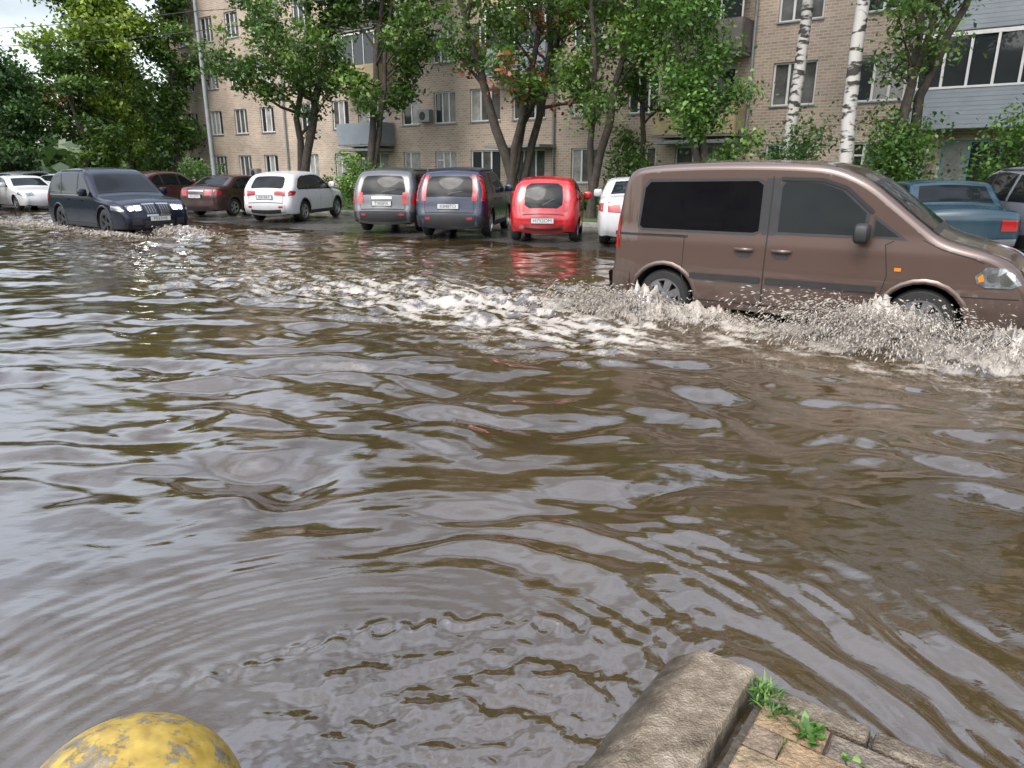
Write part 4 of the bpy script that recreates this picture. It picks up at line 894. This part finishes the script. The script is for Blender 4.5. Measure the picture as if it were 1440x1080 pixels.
def kerbstone(mb,T,y0,y1,seed):
    ny=90; prof=[(-.20,-.2),(-.19,-.02),(-.16,.022),(-.12,.052),(-.082,.082),(-.068,.095),(-.052,.100),(-.02,.101),(.015,.102),(.055,.103),(.105,.102),(.118,.098),(.124,.088),(.128,-.2)]
    vs=[];m_=len(prof)
    for i in range(ny+1):
        t=i/ny; yy=y0+(y1-y0)*t; e=min(t,1-t)*(y1-y0); sh=max(0,1-e/.016)**2
        for j,(x,z) in enumerate(prof):
            q=float(gn(np.array([yy*7+seed]),np.array([j*.5]),5)[0]); q2=float(gn(np.array([yy*24+seed]),np.array([j*.9]),6)[0])
            ch=0
            if j in (4,5,6): ch=max(0,float(gn(np.array([yy*11+seed*3]),np.array([.3]),8)[0])-.25)*.05
            vs.append(T@Vector((x*(1-.04*sh)+q*.005+q2*.002+ch,yy+(.02*q if i in(0,ny) else 0),z-(.014*sh if z>0 else 0)+q*.003+q2*.0016-ch*.5)))
    fs=[(i*m_+j,i*m_+j+1,(i+1)*m_+j+1,(i+1)*m_+j) for i in range(ny) for j in range(m_-1)]
    fs.append(tuple(range(m_))[::-1]); fs.append(tuple(ny*m_+j for j in range(m_)))
    mb.add(vs,fs)
kb=MB(); T=frame((.70,2.02))
kerbstone(kb,T,-.98,0.0,1); kerbstone(kb,T,-2.0,-.995,2)
kb.obj('kerb',[m_k2],smooth='auto')
pv=MB(); rd=random.Random(4)
T=frame((.83,1.90))
pcol=[(.20,.135,.075),(.15,.11,.075),(.21,.155,.09),(.13,.105,.08),(.17,.135,.10)]
pm=[mat('paver_%d'%i,c,.42,var=.55,vs=18,bump=.8,bs=80) for i,c in enumerate(pcol)]
def stone(x0,x1,y0,y1,zt,mi):
    c=.007; T2=T@Matrix.Translation(((x0+x1)/2,(y0+y1)/2,zt))@Matrix.Rotation(rd.uniform(-.02,.02),4,'Z')@Matrix.Rotation(rd.uniform(-.02,.02),4,'X')@Matrix.Rotation(rd.uniform(-.02,.02),4,'Y')
    a,b=(x1-x0)/2,(y1-y0)/2
    vs=[T2@Vector(q) for q in [(-a,-b,-.1),(a,-b,-.1),(a,b,-.1),(-a,b,-.1),(-a,-b,-c),(a,-b,-c),(a,b,-c),(-a,b,-c),(-a+c,-b+c,0),(a-c,-b+c,0),(a-c,b-c,0),(-a+c,b-c,0)]]
    pv.add(vs,[(0,1,5,4),(1,2,6,5),(2,3,7,6),(3,0,4,7),(4,5,9,8),(5,6,10,9),(6,7,11,10),(7,4,8,11),(8,9,10,11)],mi)
for j in range(22):
    yy=-.085-j*.102; off=(j%2)*.1
    for i in range(20):
        x0=off+i*.203+.004
        stone(x0,x0+.195,yy-.095,yy,.070+rd.uniform(-.003,.003),rd.choice([0,0,1,2,3,4]))
    if j%2: stone(.004,.10,yy-.095,yy,.070,1)
pv.obj('paving_stones',pm)
be=MB()
be.box(-.02,4.2,-2.6,-.075,-.2,.052,0,T)
be.obj('paving_sand_bed',[mat('wet_sand',(.05,.04,.028),.6,var=.4,vs=20,bump=.6)])
ed=MB()
xx=.0
for i,wd in enumerate([.30,.52,.45,.8,.8,.8]):
    ed.box(xx+.006,xx+wd-.006,-.072,.0,-.2,.078+.008*math.sin(i*5),0,T@Matrix.Rotation(.012*math.sin(i*7),4,'Z')); xx+=wd
ed.obj('paving_edge_stone',[m_k2],bevel=.012)
def tuft(name,x,y,z,n,hh,seed,broad=False):
    rs=np.random.RandomState(seed); g=MB()
    for i in range(n):
        a=rs.rand()*6.28; L=hh*(.5+.7*rs.rand()); w=.0035*(3.2 if broad else 1); bx,by=x+rs.normal()*.018,y+rs.normal()*.018; d=Vector((math.cos(a),math.sin(a),0)); s=Vector((-d.y,d.x,0)); ln=.35+.8*rs.rand()
        pts=[Vector((bx,by,z))+d*L*ln*t*t+Vector((0,0,L*t*(1-.35*t*ln))) for t in (0,.35,.7,1)]
        ws=[w*.6,w,w*.9,.0003]; vs=[]
        for p_,q in zip(pts,ws): vs+=[p_-s*q,p_+s*q]
        g.add(vs,[(0,1,3,2),(2,3,5,4),(4,5,7,6)],0 if rs.rand()<.6 else 1)
    g.obj(name,[mat('grass_blade',(.035,.09,.012),.5),mat('grass_blade_light',(.08,.16,.02),.5)],smooth=True)
tuft('grass_tuft',.80,1.87,.05,110,.06,1); tuft('grass_tuft',.815,1.80,.05,60,.05,2)
tuft('grass_tuft',.88,1.70,.06,45,.045,3,True); tuft('grass_tuft',.95,1.60,.06,10,.025,4,True); tuft('grass_tuft',.77,1.66,.05,10,.025,5)
m,n,l,p=nt('flaking_yellow_paint')
tc=n.new('ShaderNodeTexCoord')
no=n.new('ShaderNodeTexNoise'); no.inputs['Scale'].default_value=11; no.inputs['Detail'].default_value=12; no.inputs['Roughness'].default_value=.8; l.new(tc.outputs['Object'],no.inputs['Vector'])
cr=n.new('ShaderNodeValToRGB'); cr.color_ramp.elements[0].position=.53; cr.color_ramp.elements[1].position=.55; l.new(no.outputs['Fac'],cr.inputs['Fac'])
n3=n.new('ShaderNodeTexNoise'); n3.inputs['Scale'].default_value=30; n3.inputs['Detail'].default_value=6; l.new(tc.outputs['Object'],n3.inputs['Vector'])
c3=n.new('ShaderNodeValToRGB'); c3.color_ramp.elements[0].position=.3; c3.color_ramp.elements[0].color=(.24,.155,.022,1); c3.color_ramp.elements[1].position=.7; c3.color_ramp.elements[1].color=(.40,.28,.05,1); l.new(n3.outputs['Fac'],c3.inputs['Fac'])
c4=n.new('ShaderNodeValToRGB'); c4.color_ramp.elements[0].position=.3; c4.color_ramp.elements[0].color=(.09,.08,.06,1); c4.color_ramp.elements[1].position=.7; c4.color_ramp.elements[1].color=(.22,.19,.14,1); l.new(n3.outputs['Fac'],c4.inputs['Fac'])
mx=n.new('ShaderNodeMix'); mx.data_type='RGBA'; l.new(cr.outputs['Color'],mx.inputs[0]); l.new(c3.outputs['Color'],mx.inputs[6]); l.new(c4.outputs['Color'],mx.inputs[7]); l.new(mx.outputs[2],p.inputs['Base Color'])
p.inputs['Roughness'].default_value=.42
bp=n.new('ShaderNodeBump'); bp.inputs['Strength'].default_value=.5; bp.inputs['Distance'].default_value=.004; bp.invert=True; l.new(cr.outputs['Color'],bp.inputs['Height']); l.new(bp.outputs['Normal'],p.inputs['Normal'])
g=MB(); Rb=.235
prof=[(-.35,.255),(.02,.255),(.03,.235),(.20,.235)]+[(.20+Rb*math.sin(t),Rb*math.cos(t)) for t in np.linspace(.05,math.pi/2-.02,22)]+[(.20+Rb,.0005)]
g.lathe(prof,64,(0,0,0),0,'z'); o=g.obj('bollard',[m],smooth='auto'); o.location=(-.805,1.165,.108)
# ------------------------------------------------------------------ world, sun, camera
w=bpy.data.worlds.new('World'); S.world=w; w.use_nodes=True; n=w.node_tree.nodes; l=w.node_tree.links
bg=n['Background']; sk=n.new('ShaderNodeTexSky'); sk.sky_type='NISHITA'; sk.sun_disc=False; sk.sun_elevation=R(52); sk.sun_rotation=R(-150); sk.dust_density=3; sk.air_density=1.2
hs=n.new('ShaderNodeHueSaturation'); hs.inputs['Saturation'].default_value=.50; l.new(sk.outputs[0],hs.inputs['Color'])
tc=n.new('ShaderNodeTexCoord'); mp=n.new('ShaderNodeMapping'); mp.inputs['Scale'].default_value=(1,1,2.2); l.new(tc.outputs['Generated'],mp.inputs[0])
no=n.new('ShaderNodeTexNoise'); no.inputs['Scale'].default_value=2.6; no.inputs['Detail'].default_value=7; l.new(mp.outputs[0],no.inputs['Vector'])
mr=n.new('ShaderNodeMapRange'); mr.inputs['From Min'].default_value=.36; mr.inputs['From Max'].default_value=.64; mr.inputs['To Min'].default_value=1.35; mr.inputs['To Max'].default_value=3.7; l.new(no.outputs['Fac'],mr.inputs['Value'])
sx=n.new('ShaderNodeSeparateXYZ'); l.new(tc.outputs['Generated'],sx.inputs[0])
mz=n.new('ShaderNodeMapRange'); mz.inputs['From Min'].default_value=0; mz.inputs['From Max'].default_value=.8; mz.inputs['To Min'].default_value=.82; mz.inputs['To Max'].default_value=1.65; l.new(sx.outputs['Z'],mz.inputs['Value'])
mm=n.new('ShaderNodeMath'); mm.operation='MULTIPLY'; l.new(mr.outputs[0],mm.inputs[0]); l.new(mz.outputs[0],mm.inputs[1])
vm=n.new('ShaderNodeVectorMath'); vm.operation='SCALE'; l.new(hs.outputs[0],vm.inputs[0]); l.new(mm.outputs[0],vm.inputs['Scale']); l.new(vm.outputs[0],bg.inputs['Color']); bg.inputs['Strength'].default_value=.14
sd=bpy.data.lights.new('sun','SUN'); sd.energy=1.0; sd.angle=R(20); sd.color=(1,.97,.93); so=bpy.data.objects.new('sun',sd); col.objects.link(so)
sdir=Vector((math.sin(R(-150))*math.cos(R(52)),math.cos(R(-150))*math.cos(R(52)),math.sin(R(52)))); so.rotation_euler=sdir.to_track_quat('Z','Y').to_euler()
c=bpy.data.cameras.new('camera'); c.lens=25; c.sensor_width=36; c.clip_start=.05; c.clip_end=1500
co=bpy.data.objects.new('camera',c); col.objects.link(co); co.location=(0,0,1.65); co.rotation_euler=(R(90-16.7),0,0); S.camera=co
S.view_settings.view_transform='Standard'; S.view_settings.look='None'; S.view_settings.exposure=0
